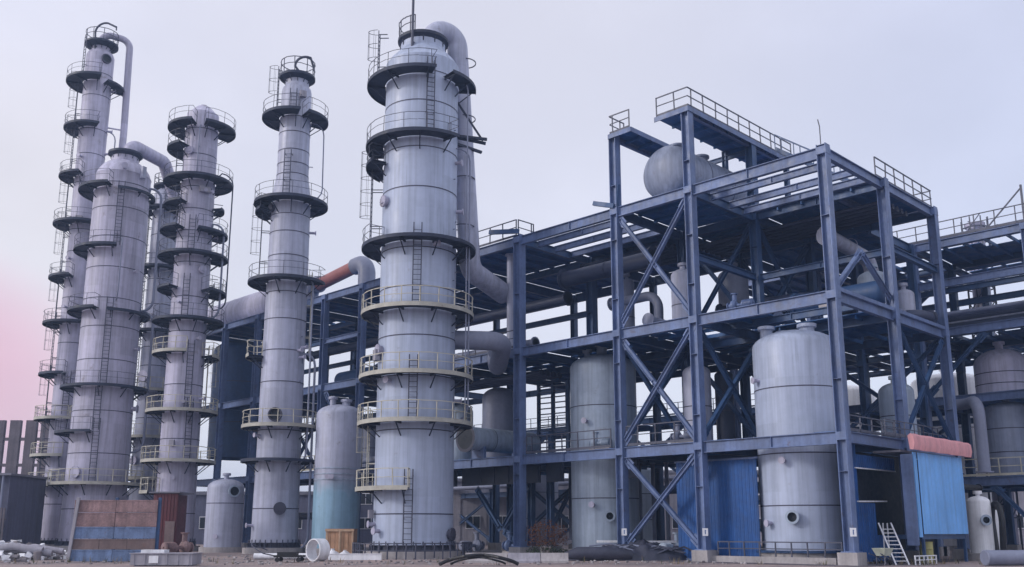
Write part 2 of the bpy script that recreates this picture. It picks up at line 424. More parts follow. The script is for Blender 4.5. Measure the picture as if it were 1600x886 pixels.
    def opening(self, phi, z, rad):
        u = self.dirn(phi); R = self.R(z); mb = MB(); c = self.at(phi, R - 0.3, z)
        mb.lathe(c, u, [(0, rad), (0.46, rad), (0.46, rad + 0.1), (0.3, rad + 0.1)], 24)
        mb.lathe(c, u, [(0.33, rad - 0.005, 1), (0.33, 0.001, 1)], 24, mi=1)
        mb.build('manhole', [M['seam'], M['glass']], self.root)
    def nozzle(self, phi, z, rad=0.12, ln=0.45):
        u = self.dirn(phi); R = self.R(z); mb = MB(); c = self.at(phi, R - 0.05, z)
        mb.lathe(c, u, [(0, rad), (ln, rad), (ln, rad*1.8), (ln + 0.06, rad*1.8), (ln + 0.06, 0.001)], 14)
        mb.build('nozzle', M['clad2'], self.root)
    def riser(self, phi, z0, z1, rad=0.06, off=0.2, m=None):
        mb = MB(); Rm = max(self.R(z0), self.R(z1))
        mb.tube(fillet([self.at(phi, self.R(z1) - 0.05, z1), self.at(phi, Rm + off, z1), self.at(phi, Rm + off, z0), self.at(phi, self.R(z0) - 0.05, z0)], 0.25, 4), rad, 8)
        k = z0 + 2
        while k < z1 - 1:
            mb.bar(self.at(phi, self.R(k) - 0.02, k), self.at(phi, Rm + off, k), 0.05); k += 3.4
        mb.build('riser_pipe', m or M['pipe'], self.root)
    def box(self, phi, z, w=0.5, h=0.6, t=0.3, m=None):
        u = self.dirn(phi); s = Vector((-u.y, u.x, 0)); mb = MB()
        mb.obox(self.at(phi, self.R(z) + t/2 + 0.1, z), s*w/2, u*t/2, (0,0,h/2))
        mb.bar(self.at(phi, self.R(z) - 0.02, z), self.at(phi, self.R(z) + 0.15, z), 0.1)
        mb.build('junction_box', m or M['wall'], self.root)
    def topdisc(self, z, rad, neck, railh=0.0, arc=None):
        mb = MB(); mb.lathe(self.P, (0,0,1), [(z - 0.32, neck), (z - 0.12, rad - 0.06), (z - 0.1, rad), (z + 0.1, rad), (z + 0.1, 0.02)], 28)
        n = 12
        for i in range(n):
            u = self.dirn(360*i/n); mb.bar(self.P + u*(neck + 0.02) + Vector((0,0,z-0.6)), self.P + u*(rad - 0.15) + Vector((0,0,z-0.12)), 0.05)
        o = mb.build('top_platform', M['plat'], self.root)
        if railh:
            rb = MB(); q0, q1 = arc or (-180, 180)
            railing(rb, [self.at(q0 + (q1-q0)*i/24, rad - 0.06, z + 0.1) for i in range(25)], railh, 1.0, r=0.026, toe=False)
            rb.build('railing', M['raild'], o)
    def davit(self, phi, rad, z0, z1, reach, dphi, r=0.07, m=None):
        mb = MB(); p = self.at(phi, rad, z0); d = self.dirn(dphi)
        mb.tube(fillet([p, self.at(phi, rad, z1), self.at(phi, rad, z1 + 0.1) + d*reach + Vector((0,0,-reach*0.35))], reach*0.4, 8), r, 10)
        e = self.at(phi, rad, z1 + 0.1) + d*reach + Vector((0,0,-reach*0.35))
        mb.bar(e, e - Vector((0,0,0.35)), 0.1)
        mb.build('davit', m or M['raild'], self.root)
    def ladders(self, zs, phis, **k):
        for i in range(len(zs) - 1): self.ladder(phis[i % len(phis)], zs[i], zs[i+1] + 1.05, **k)

def seamlist(z0, z1, step, jit=0.0):
    out = []; z = z0
    while z < z1: out.append(z + random.uniform(-jit, jit)); z += step
    return out

# --- the big column in front, with the fat overhead vapour pipe
t = Tower(60, -6.05, [(0.42, 2.44), (31.9, 2.42)], 'widest pale column in the middle, with a fat overhead vapour pipe bent down its side',
          M['clad3'], [2.6, 7.6, 10.9, 13.4, 16.5, 19.0, 23.0, 25.7, 28.9, 31.0],
          [(32.1, 2.46), (32.2, 2.46), (32.25, 2.38), (32.6, 2.2), (33.1, 1.75), (33.4, 1.52), (34.1, 1.5), (34.1, 0.05)])
t.topdisc(34.15, 1.72, 1.5, 1.1, (-170, -20))
t.platform(30.75, -140, 14, 1.25); t.platform(30.7, 33, 92, 1.2, rail=False)
t.platform(26.4, -122, 42, 1.2); t.platform(25.0, -130, -62, 1.15)
t.platform(19.45, -150, 150, 1.25, rr=(-150, -60)); t.platform(15.1, -150, 150, 1.15, True)
t.platform(11.0, -150, 150, 1.15, True); t.platform(8.1, -150, 150, 1.15, True); t.platform(4.1, -135, -6, 1.15, True)
t.ladder(12, 26.5, 31.8); t.ladder(-2, 15.2, 20.5); t.ladder(-4, 8.2, 12.1, m=M['seam']); t.ladder(-7, 0.8, 5.2, m=M['seam'])
t.ladder(-96, 19.5, 26.2, True, 0.75); t.ladder(-98, 30.8, 35.0, True, 0.6); t.ladder(-100, 4.2, 9.2, True, 0.5, True)
for ph, z in ((-62, 22.3), (-66, 12.6), (62, 1.4)): t.manhole(ph, z, 0.3, ph > 0)
for ph, z in ((24, 19.2), (70, 25.2), (-70, 2.0), (-55, 1.6), (86, 9.6), (80, 22.0), (-40, 10.6)): t.nozzle(ph, z)
t.box(-72, 2.6, 0.3, 0.5); t.box(-69, 12.3, 0.5, 0.7); t.riser(63, 8.4, 30.2, 0.045, 0.12); t.riser(72, 9, 25.5, 0.06, 0.16)
mb = MB(); q = t.at(-24, 1.78, 32.4); mb.tube([q, q + Vector((0,0,6.6))], 0.09, 10); e = t.dirn(-90); mb.tube([q + Vector((0,0,5.9)), q + Vector((0,0,4.7)) + e*0.3], 0.06, 8); mb.bar(q + Vector((0,0,.9)), t.at(-24, 1.45, 33.4), .12); mb.build('lifting_post', M['raild'], t.root)
big = t
# vapour pipe
mb = MB(); A = t.P + Vector((0,0,34.0)); dn = W(61.9, -3.28)
path = fillet([A, A + Vector((0,0,2.1)), dn + Vector((0,0,36.1)), dn + Vector((0,0,17.9)), W(65.6, -0.55, 17.9)], 1.7, 12)
mb.tube(path, 0.72, 24)
for zz in (33.6, 29.4, 25.0, 21.6): mb.lathe(dn + Vector((0,0,zz)), (0,0,1), [(0,0.72),(0,0.77),(0.06,0.77),(0.06,0.72)], 24, mi=1)
mb.build('vapour_pipe', [M['clad'], M['seam']], t.root)
mb = MB(); e = t.dirn(86)
mb.bar(t.at(86, 2.4, 27.3), t.at(86, 4.3, 26.9), 0.2, 0.16); mb.bar(t.at(80, 2.4, 27.3), t.at(80, 4.4, 27.0), 0.2, 0.16)
mb.bar(t.at(86, 2.4, 29.8), t.at(86, 4.1, 27.1), 0.12); mb.bar(t.at(110, 2.4, 27.3), t.at(110, 4.4, 27.0), 0.2, 0.16)
mb.build('pipe_bracket', M['plat'], t.root)
mb = MB()
railing(mb, [t.at(a, 3.6, 0.0) for a in range(-120, 121, 8)], 0.9, 0.55, r=0.03, toe=False)
mb.build('base_railing', M['raild'], t.root)
mb = MB(); mb.tube(fillet([t.at(96, 2.3, 13.6), t.at(96, 5.5, 13.6), W(64.2, -1.0, 12.9), W(64.2, -1.0, 13.5)], 0.9, 8), 0.62, 20)
mb.build('side_draw_pipe', M['pipe'], t.root)

# --- second column: necked, pale, with round top ring
t = Tower(72, -17.4, [(0.42, 1.70), (6.5, 1.62), (20.5, 1.55), (26.2, 1.50), (27.4, 1.48), (29.0, 1.24), (36.2, 1.18)],
          'slender pale column narrowing above a wide middle platform, topped by a dark ring', M['clad'],
          [3.2, 8.9, 12.5, 14.9, 17.3, 19.4, 22.3, 24.2, 25.6, 29.0, 29.9, 31.0, 32.5, 33.8], [(36.5, 1.12), (36.7, 0.95), (37.5, 0.9), (37.5, 0.05)])
t.topdisc(37.5, 1.42, 0.9, 1.2, (-180, 180)); t.davit(60, 0.5, 37.6, 38.8, 0.8, 100, 0.1)
t.platform(33.9, -150, 8, 1.4); t.platform(33.85, 22, 120, 1.4)
t.platform(26.7, -160, 160, 1.35); t.platform(26.0, -135, -60, 1.2); t.platform(20.3, -160, 75, 1.4)
t.platform(14.5, -128, -66, 1.2, True, ends=True); t.platform(9.2, -150, 150, 1.2, True); t.platform(6.7, -150, 150, 1.1, rail=False)
t.ladder(-92, 20.4, 26.6, True, 0.6); t.ladder(-98, 34.0, 38.4, True, 0.3); t.ladder(84, 14.6, 21.3, False, 0.3, True); t.ladder(-15, 26.8, 30.7)
t.ladder(86, 6.8, 10.3, False, 0.3); t.ladder(-10, 34.0, 36.0)
t.opening(-14, 10.0, 0.42); t.manhole(8, 3.2, 0.36, True); t.manhole(-64, 26.1, 0.28, True)
for ph, z in ((-70, 2.0), (-60, 8.5), (40, 14.9), (55, 15.2), (48, 14.4), (80, 19.5), (85, 24.5), (-20, 34.2)): t.nozzle(ph, z, 0.1, 0.5)
t.riser(50, 7.2, 20.0, 0.07, 0.15); t.riser(62, 1.0, 14.0, 0.09, 0.2); t.box(20, 35.6, 0.5, 0.5); t.riser(88, 28, 33, 0.05, 0.15)
col2 = t

# --- third column with many platforms
t = Tower(80, -27.6, [(0.42, 1.60), (8.0, 1.55), (24.0, 1.5), (31.0, 1.43), (37.6, 1.38)],
          'domed column wrapped by a dozen staggered dark platforms', M['clad2'],
          [3.0, 9.0, 13.5, 18.0, 21.0, 24.0, 26.8, 28.8, 30.8, 33.8, 36.2], [(37.9, 1.36), (37.95, 1.25), (38.4, 0.85), (38.65, 0.6), (38.7, 0.35), (38.85, 0.3), (38.85, 0.02)])
zs = [4.9, 7.5, 11.4, 16.6, 19.4, 22.2, 25.2, 27.7, 29.9, 32.4, 35.2, 37.4]
t.platform(36.5, -150, -18, 1.5); t.platform(36.45, 5, 130, 1.5); t.platform(34.5, -150, -40, 1.4); t.platform(31.5, -150, 150, 1.5)
t.platform(29.3, -145, -30, 1.3); t.platform(29.1, 60, 120, 0.9, rail=False); t.platform(27.0, -145, -32, 1.4); t.platform(26.8, 5, 130, 1.3)
t.platform(24.7, -145, 130, 1.4); t.platform(21.8, -145, -40, 1.2); t.platform(21.6, 30, 130, 1.4); t.platform(19.0, -150, 140, 1.4)
t.platform(16.2, -145, 0, 1.2, True); t.platform(16.0, 50, 135, 1.2, True); t.platform(11.3, -150, 150, 1.35, True); t.platform(7.2, -150, 150, 1.4, True); t.platform(4.7, -145, -50, 1.3, True)
t.ladder(-12, 19.1, 22.9); t.ladder(-8, 24.8, 28.1); t.ladder(12, 11.4, 17.2, False, 0.22); t.ladder(-60, 27.1, 30.4); t.ladder(100, 19.1, 22.7, True, 0.4); t.ladder(95, 11.4, 17.1, True, 0.3, True)
t.ladder(-88, 4.8, 8.3, True, 0.3, True); t.ladder(-92, 31.6, 35.6, False, 0.5); t.ladder(20, 7.3, 12.3, False)
t.riser(96, 21, 32, 0.06, 0.7, M['piped']); t.riser(70, 20, 27, 0.09, 0.3); t.riser(-5, 32.4, 35.6, 0.05, 0.12)
for ph, z in ((40, 30.4), (20, 30.4), (-30, 20.4), (60, 12.4), (0, 12.0), (-10, 5.8), (80, 26.6), (30, 17.4)): t.nozzle(ph, z, 0.1, 0.5)
t.manhole(30, 23.4, 0.28); t.manhole(-35, 34.0, 0.26); t.box(20, 30.5, 0.9, 0.5); t.box(-20, 8.6, 0.4, 0.5)

# --- wide left column
t = Tower(83, -35.5, [(0.42, 2.62), (5.0, 2.50), (14.0, 2.42), (33.0, 2.36)],
          'wide grey column with a sloped shoulder and an overhead pipe to its neighbour', M['clad2'],
          [3.4, 8.0, 11.6, 16.0, 18.9, 21.4, 24.2, 27.0, 29.7, 32.0], [(33.1, 2.40), (33.15, 2.36), (33.6, 2.2), (34.05, 1.9), (34.4, 1.5), (34.55, 1.2), (35.1, 1.15), (35.1, 0.05)])
t.topdisc(35.4, 1.5, 1.15)
t.platform(31.6, -140, -20, 1.3); t.platform(31.4, -8, 112, 0.5, rail=False); t.platform(26.0, -140, -2, 1.2); t.platform(20.4, -140, -24, 1.2); t.platform(20.3, -8, 120, 0.8, rail=False)
t.platform(13.7, -140, 120, 1.15); t.platform(9.8, -140, -14, 1.2); t.platform(5.5, -140, 140, 1.3, True)
t.ladder(-2, 26.1, 32.0); t.ladder(-4, 13.8, 21.4); t.ladder(-10, 9.9, 13.6); t.ladder(-8, 5.6, 10.9)
t.nozzle(0, 33.4, 0.16, 0.5); t.box(38, 33.2, 0.4, 1.1, 0.3, M['clad']); t.manhole(-40, 6.4, 0.4); t.nozzle(40, 24, 0.12); t.nozzle(72, 12, 0.2); t.nozzle(60, 17.2, 0.12)
t.riser(75, 21.5, 31.5, 0.12, 0.3); t.riser(82, 9, 20, 0.12, 0.3); t.riser(6, 22, 26, 0.05, 0.12)
wide = t
mb = MB(); b2 = W(91, -35.6)
mb.tube(fillet([t.P + Vector((0,0,35.3)), t.P + Vector((0,0,37.0)), W(88.0, -33.6, 37.0), W(90.6, -33.4, 34.5), W(91.0, -33.6, 32.0)], 1.4, 10), 0.62, 20)
mb.build('overhead_pipe', M['clad2'], t.root)

# --- slim column behind the wide one
t = Tower(91, -34.4, [(0.42, 1.3), (34.3, 1.22)], 'slim column half hidden between the wide left column and the domed one', M['clad'],
          [4.0, 9.0, 12.0, 17.0, 18.8, 23.0, 25.5, 30.0], [(34.5, 1.15), (34.9, 0.8), (35.3, 0.75), (35.3, 0.02)])
t.topdisc(35.2, 1.35, 0.8, 1.0)
for z, a, b in ((32.6, -140, 130), (26.6, -140, 120), (20.3, -140, 90), (14.6, -140, 110), (10.2, -140, 60), (6.4, -140, 120)):
    t.platform(z, a, b, 1.25, z < 16)
for z0, z1, ph in ((26.7, 31.5, -80), (20.4, 25.6, -75), (14.7, 19.2, -70), (6.5, 9.2, -60)): t.ladder(ph, z0, z1 + 1, True, 0.3)
t.box(-30, 21.6, 0.5, 0.7); t.nozzle(-35, 15.9, 0.3, 0.4); t.nozzle(30, 25, 0.12); t.manhole(-50, 8.0, 0.35); t.riser(70, 8, 30, 0.1, 0.25)

# --- far left slim column
t = Tower(90, -41.95, [(0.42, 1.34), (8.0, 1.28), (30.0, 1.28), (48.8, 1.34)], 'slim column furthest left, a thin pipe looping off its top', M['clad2'],
          [4.0, 9.6, 13.0, 19.0, 23.4, 28.0, 30.2, 35.0, 38.0, 40.6, 44.2, 46.6], [(49.15, 1.2), (49.35, 0.9), (50.2, 0.85), (50.2, 0.02)], segs=32)
t.topdisc(50.1, 1.62, 0.88, 1.2)
t.platform(45.8, -150, 5, 1.6); t.platform(45.5, 20, 110, 1.2, rail=False)
t.platform(40.8, -145, 10, 1.4); t.platform(35.7, -140, -20, 1.4); t.platform(30.8, -145, 30, 1.5); t.platform(25.4, -140, -20, 1.4); t.platform(20.9, -145, 30, 1.5)
t.platform(16.0, -140, -12, 1.4); t.platform(11.8, -145, 12, 1.4, True); t.platform(8.4, -140, 0, 1.4, True); t.platform(5.7, -145, 10, 1.4, True)
zz = [5.7, 8.4, 11.8, 16.0, 20.9, 25.4, 30.8, 35.7, 40.8, 45.8]
for i in range(len(zz) - 1): t.ladder(-96 + (i % 2)*20, zz[i] + 0.05, zz[i+1] + 1.0, True, 0.45)
t.ladder(-70, 45.9, 50.6, False, 0.25)
t.ladder(-5, 12.2, 16.2, False); t.opening(24, 48.2, 0.4)
for ph, z in ((75, 45.2), (80, 40.9), (70, 38.4), (-40, 37.6), (-45, 27.2), (-40, 6.9), (-42, 22.4)): t.nozzle(ph, z, 0.11, 0.45)
t.box(-20, 31.0, 0.6, 0.8); t.box(-30, 6.6, 0.4, 0.8, 0.3, M['white']); t.riser(66, 26, 40, 0.06, 0.2)
t.davit(-35, 0.9, 48.4, 52.2, 2.0, 60, 0.1)
mb = MB(); side = t.dirn(92)
dn = t.P + side*2.55
mb.tube(fillet([t.P + Vector((0,0,50.4)), t.P + Vector((0,0,51.4)), dn + Vector((0,0,51.2)), dn + t.dirn(60)*0.2 + Vector((0,0,41.0)), dn - side*0.3 + Vector((0,0,6.0))], 0.9, 8), 0.34, 14)
for zq in (46, 41.4, 34, 28): mb.bar(t.at(92, 1.2, zq), dn + Vector((0,0,zq)), 0.12)
mb.build('overhead_pipe', M['clad2'], t.root)
# ---------------------------------------------------------------- steel frames
UX = Vector((0,1,0)); VX = Vector((1,0,0)); ZZ = Vector((0,0,1))
class Frame:
    def __init__(self, name, loc, label, cat, group=None):
        self.root = thing(name, loc, label, cat, group)
    def column(self, u, v, h, w=0.5, plinth=True, plate=False, m=None, z0=0.0):
        mb = MB(); p0 = S(u, v, z0 + (0.6 if plinth else 0)); p1 = S(u, v, h)
        mb.ibeam(p0, p1, w, w, up=UX, t=0.04)
        if plinth: mb.obox(S(u, v, 0.62), UX*(w/2 + .12), VX*(w/2 + .12), ZZ*0.025)
        for zz in (6.15, 13.25, 20.95):
            if z0 < zz < h:
                mb.obox(S(u, v, zz), UX*(w/2 + .015), VX*(w/2 + .015), ZZ*0.2)
        o = mb.build('column', m or M['steel'], self.root)
        if plinth:
            pb = MB(); pb.box(S(u - .5, v - .5, 0), S(u + .5, v + .5, 0.6)); pb.build('plinth', M['conc'], o)
        if plate:
            nb = MB(); c = S(u - w/2 - .02, v - w/2 - .02, 1.55); n = (-UX - VX).normalized(); s = n.cross(ZZ)
            nb.obox(c, s*0.15, n*0.012, ZZ*0.2); nb.obox(c + n*0.014, s*0.022, n*0.003, ZZ*0.11, 1); nb.obox(c + n*0.014 - s*0.012 + ZZ*0.09, s*0.03, n*0.0025, ZZ*0.016, 1)
            nb.build('number_plate', [M['white'], M['blue']], o)
        return o
    def bu(self, v, u0, u1, z, h=0.5, w=0.28, trim=0.27, m=None):
        mb = MB(); mb.ibeam(S(u0 + trim, v, z - h/2), S(u1 - trim, v, z - h/2), w, h); return mb.build('beam', m or M['steel'], self.root)
    def bv(self, u, v0, v1, z, h=0.5, w=0.28, trim=0.27, m=None):
        mb = MB(); mb.ibeam(S(u, v0 + trim, z - h/2), S(u, v1 - trim, z - h/2), w, h); return mb.build('beam', m or M['steel'], self.root)
    def brace(self, a, b, w=0.24, m=None):
        mb = MB(); a = S(*a); b = S(*b); d = (b - a).normalized(); n = d.cross(ZZ).normalized()
        mb.ibeam(a + d*0.35, b - d*0.35, w, w, up=n.cross(d), t=0.03)
        for e, sg in ((a, 1), (b, -1)):                       # gusset plates
            mb.obox(e + d*sg*0.5, d*0.38, n*0.012, n.cross(d)*0.26)
        mb.build('brace', m or M['steel'], self.root)
    def xbrace_u(self, v, u0, u1, z0, z1, **k):
        self.brace((u0 + .1, v, z0 + .1), (u1 - .1, v, z1 - .5), **k); self.brace((u1 - .1, v - .03, z0 + .1), (u0 + .1, v - .03, z1 - .5), **k)
    def xbrace_v(self, u, v0, v1, z0, z1, **k):
        self.brace((u, v0 + .1, z0 + .1), (u, v1 - .1, z1 - .5), **k); self.brace((u - .03, v1 - .1, z0 + .1), (u - .03, v0 + .1, z1 - .5), **k)
    def deck(self, u0, u1, v0, v1, z, along='u', step=1.25, gap=0.04, skip=0.08, slit=0.12, holes=(), m=None, toe=None):
        """plate strips over joists; slits and skipped strips let the sky through"""
        mb = MB(); a0, a1, b0, b1 = (v0, v1, u0, u1) if along == 'u' else (u0, u1, v0, v1)
        P = (lambda a, b, zz: S(b, a, zz)) if along == 'u' else (lambda a, b, zz: S(a, b, zz))
        n = max(1, round((a1 - a0) / step)); st = (a1 - a0) / n
        def clear(x0, x1, y0, y1):
            for (hu, hv, hr) in holes:
                ha, hb = (hv, hu) if along == 'u' else (hu, hv)
                if x0 - hr < ha < x1 + hr: return (hb - hr, hb + hr)
            return None
        for i in range(n):
            x0 = a0 + i*st + gap/2; x1 = a0 + (i+1)*st - gap/2
            if random.random() < slit: x1 -= st*random.uniform(0.15, 0.4)
            segs = [(b0, b1)]; c = clear(x0, x1, b0, b1)
            if c: segs = [s for s in ((b0, max(b0, c[0])), (min(b1, c[1]), b1)) if s[1] - s[0] > 0.2]
            for (y0, y1) in segs:
                k = max(1, int((y1 - y0) / 2.6)); q = (y1 - y0) / k
                for j in range(k):
                    if random.random() < skip: continue
                    mb.box(P(x0, y0 + j*q + 0.008, z), P(x1, y0 + (j+1)*q - 0.008, z + 0.05))
        k = max(2, round((b1 - b0) / 1.5))
        for j in range(1, k):                                 # joists
            y = b0 + (b1 - b0) * j / k; segs = [(a0 + .16, a1 - .16)]
            for (hu, hv, hr) in holes:
                ha, hb = (hv, hu) if along == 'u' else (hu, hv)
                if abs(hb - y) < hr: segs = [s for s in ((a0 + .16, ha - hr), (ha + hr, a1 - .16)) if s[1] - s[0] > .2]
            for s in segs: mb.bar(P(s[0], y, z - 0.13), P(s[1], y, z - 0.13), 0.1, 0.22)
        return mb.build('deck', m or M['deck'], self.root)
    def edge(self, pts, z, m=None, h=0.3):
        mb = MB()
        for a, b in zip(pts[:-1], pts[1:]): mb.bar(S(*a, z - h/2 + .05), S(*b, z - h/2 + .05), 0.05, h)
        mb.build('deck_edge', m or M['steel'], self.root)
    def rail(self, pts, z, h=1.15, cream=False, post=1.3):
        mb = MB(); railing(mb, [S(*p, z) for p in pts], h, post, r=0.03)
        mb.build('railing', M['railc'] if cream else M['raild'], self.root)

# ---- the tall open frame on the right
F = Frame('steel_framework', S(0, 0, 0), 'tall open blue-grey steelwork around the largest tank, with a railed walkway above a drum', 'steel frame')
H1, H2, H3, H4 = 6.4, 13.5, 21.2, 26.0
us = (0, 8.3, 13.8); vs = (0, 7, 14)
for u in us:
    for v in vs:
        h = H4 if (u > 1 and v < 8) else H3 + 0.1
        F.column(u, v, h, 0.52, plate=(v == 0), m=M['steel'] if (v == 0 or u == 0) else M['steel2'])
for z in (H1, H2, H3):
    for v in vs:
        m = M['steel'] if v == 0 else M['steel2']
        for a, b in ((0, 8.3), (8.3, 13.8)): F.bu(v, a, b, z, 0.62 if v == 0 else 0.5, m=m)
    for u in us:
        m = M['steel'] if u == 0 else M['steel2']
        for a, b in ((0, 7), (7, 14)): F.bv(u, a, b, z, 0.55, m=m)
# open roof beams over the front bay, and the bay behind it
for v in (2.0, 4.0, 5.6): F.bu(v, 0, 8.3, H3 - 0.004, 0.42, 0.24, 0.15)
F.deck(0.2, 8.1, 6.6, 13.8, H3, 'u', skip=0, slit=0.02)
F.deck(8.5, 13.6, 0.15, 6.8, H3, 'v', skip=0, slit=0.03); F.deck(8.5, 13.6, 7.3, 13.8, H3, 'v', skip=0, slit=0)
F.deck(4.2, 13.6, 14.2, 20.8, H3, 'u', skip=0, slit=0.03)
for u in (4.2, 8.3, 13.8): F.column(u, 20.6, H3, 0.45, m=M['steel2']); F.bv(u, 14, 20.8, H3, 0.6, m=M['steel2'])
F.rail([(0.0, 6.2), (0.0, 14.1), (3.0, 14.1)], H3 + .06)
F.bv(2.8, 7, 14, H3 - .004, 0.4, 0.24, 0.15)
# middle level
F.deck(8.5, 13.6, 0.15, 6.8, H2, 'v', skip=0.08, slit=0.4); F.deck(8.5, 13.6, 7.2, 13.8, H2, 'v', skip=0.1)
F.deck(0.2, 8.1, 6.0, 13.8, H2, 'u', skip=0.08, slit=0.35); F.bu(3.3, 0, 8.3, H2 - .004, 0.4, 0.24, 0.15, M['steel2'])
F.deck(5.2, 8.1, 0.15, 6.0, H2, 'u', skip=0.15, slit=0.5)
F.rail([(8.2, 7.0), (8.2, 13.9)], H2 + .06); F.rail([(13.7, 2.5), (13.7, 7)], H2 + .06)
F.edge([(-.2, -.18), (-.2, 14.2)], H2 + .12, h=0.2)
# low level
F.deck(8.5, 13.6, 0.15, 13.8, H1, 'v', skip=0.02); F.deck(0.2, 8.1, 0.15, 13.8, H1, 'u', skip=0.03, holes=((4.1, 3.3, 2.45),))
F.rail([(8.7, 0.0), (13.4, 0.0)], H1 + .06); F.rail([(0.0, 0.6), (0.0, 6.6)], H1 + .06, 0.8)
# bracing
F.xbrace_u(0, 8.3, 13.8, 0.6, H1); F.xbrace_u(0, 8.3, 13.8, H1, H2); F.xbrace_u(0, 8.3, 13.8, H2, H3)
F.xbrace_u(7, 8.3, 13.8, H1, H2, m=M['steel2']); F.xbrace_u(7, 8.3, 13.8, H2, H3, m=M['steel2']); F.xbrace_u(14, 0, 8.3, H1, H2, m=M['steel2'])
F.xbrace_v(13.8, 0, 7, H1, H2, m=M['steel2']); F.xbrace_v(8.3, 0, 7, H1, H2, m=M['steel2']); F.xbrace_v(8.3, 7, 14, H2, H3, m=M['steel2'])
F.xbrace_v(8.3, 7, 14, H1, H2, m=M['steel2']); F.xbrace_v(0, 7, 14, H1, H2, w=0.2, m=M['steel2'])
F.brace((0, 0.1, H2), (0, 3.6, 16.3), m=M['steel']); F.brace((0, 7.0, H2 + .6), (0, 3.4, 16.3), m=M['steel'])
F.xbrace_u(14, 8.3, 13.8, H2, H3, m=M['steel2']); F.xbrace_u(14, 8.3, 13.8, H1, H2, m=M['steel2'])
F.bu(7, 0, 8.3, 17.2, 0.4, m=M['steel2']); F.bv(8.3, 0, 7, 17.2, 0.4, m=M['steel2']); F.bv(0, 7, 14, 17.4, 0.36, m=M['steel2'])
# raised walkways on both sides of the drum
F.deck(8.05, 10.4, -0.25, 11.8, H4, 'v', step=1.1, skip=0, slit=0.02); F.deck(12.3, 14.0, -0.25, 5.2, H4, 'v', step=1.1, skip=0, slit=0)
F.edge([(10.45, -.3), (8.0, -.3), (8.0, 11.85), (10.45, 11.85)], H4); F.edge([(12.25, 5.2), (12.25, -.3), (14.05, -.3), (14.05, 5.2)], H4)
F.rail([(10.3, -.25), (8.05, -.25), (8.05, 11.8)], H4 + .06, 1.2); F.rail([(12.4, -.25), (13.95, -.25), (13.95, 1.2)], H4 + .06, 1.2)
F.column(8.3, 11.5, H4 - .06, 0.3, False, m=M['steel2'], z0=H3 + .06); F.column(10.2, 7, H4 - .06, 0.3, False, m=M['steel2'], z0=H3 + .06)
F.bv(8.3, 7, 11.5, H4 - .06, 0.3, 0.2); F.bv(8.3, 0, 7, H4 - .06, 0.3, 0.2); F.bv(13.8, 0, 7, H4 - .06, 0.3, 0.2)
F.bu(7, 8.3, 13.8, H4 - .4, 0.3, 0.2, m=M['steel2'])
mb = MB()                                                    # stair from the roof up to the walkway, beyond the drum
a, b = S(1.2, 9.5, H3 + .06), S(7.7, 9.5, H4)
for s in (-.42, .42): mb.bar(a + VX*s, b + VX*s, 0.06, 0.26)
for i in range(1, 24): c = a.lerp(b, i/24); mb.obox(c, UX*0.13, VX*0.4, ZZ*0.02)
for s in (-.42, .42): mb.bar(a + VX*s + ZZ, b + VX*s + ZZ, 0.05); [mb.bar(a.lerp(b, k/5) + VX*s, a.lerp(b, k/5) + VX*s + ZZ, 0.045) for k in range(6)]
mb.build('stair', M['steel2'], F.root)
mb = MB(); mb.tube([S(0.15, 0.1, H3), S(0.15, 0.1, H3 + 1.2), S(0.2, 0.05, H3 + 1.6)], 0.03, 6); mb.build('lightning_rod', M['raild'], F.root)
mb = MB()                                                    # cantilever bracket left of the rear front column
mb.bar(S(13.7, -.3, H3 + .05), S(15.2, -.45, H3 + .55), 0.2, 0.28); mb.bar(S(13.6, -.1, H3), S(13.2, -.4, H3 + 1.3), 0.16, 0.22)
mb.build('bracket', M['steel2'], F.root)

# ---- long pipe rack behind the columns
G = Frame('pipe_rack', S(22.2, 0, 0), 'long blue steel pipe rack running behind the tall columns', 'pipe rack', 'steel pipe racks')
gu = (22.2, 30.5, 39.9, 45.2, 50.7, 56, 62, 68)
for i, u in enumerate(gu):
    for v in (0, 7.5):
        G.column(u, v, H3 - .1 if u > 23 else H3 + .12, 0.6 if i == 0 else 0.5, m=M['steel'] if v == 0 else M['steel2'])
for z in (H1, H2, H3):
    for v in (0, 7.5):
        for a, b in zip((13.8,) + gu[:-1], gu):
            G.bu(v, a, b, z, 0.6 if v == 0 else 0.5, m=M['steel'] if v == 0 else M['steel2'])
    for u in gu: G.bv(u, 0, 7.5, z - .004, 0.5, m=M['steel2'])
for v in (1.7, 3.4, 5.2): G.bu(v, 13.8, 22.2, H3 - .004, 0.42, 0.24, 0.2)
G.deck(14.1, 21.9, 5.3, 7.5, H3, 'u', skip=0.0, slit=0.0)
for u in (13.9, 22.2, 30.5, 39.9, 50.7, 62):
    if u > 14: G.column(u, 15, H3 - .1, 0.45, m=M['steel2'])
    G.bv(u, 7.5, 15, H3, 0.7, m=M['steel2']); G.bv(u, 7.5, 15, H2, 0.5, m=M['steel2'])
for a, b in zip((13.9, 22.2, 30.5, 39.9, 50.7), (22.2, 30.5, 39.9, 50.7, 62)):
    G.bu(15, a, b, H3, 0.7, m=M['steel2']); G.bu(15, a, b, H2, 0.5, m=M['steel2'])
    G.deck(a + .2, b - .2, 7.7, 14.8, H3, 'u', skip=0, slit=0.02)
    if a < 30: G.deck(a + .2, b - .2, 7.7, 14.8, H2, 'u', skip=0.04, slit=0.1)
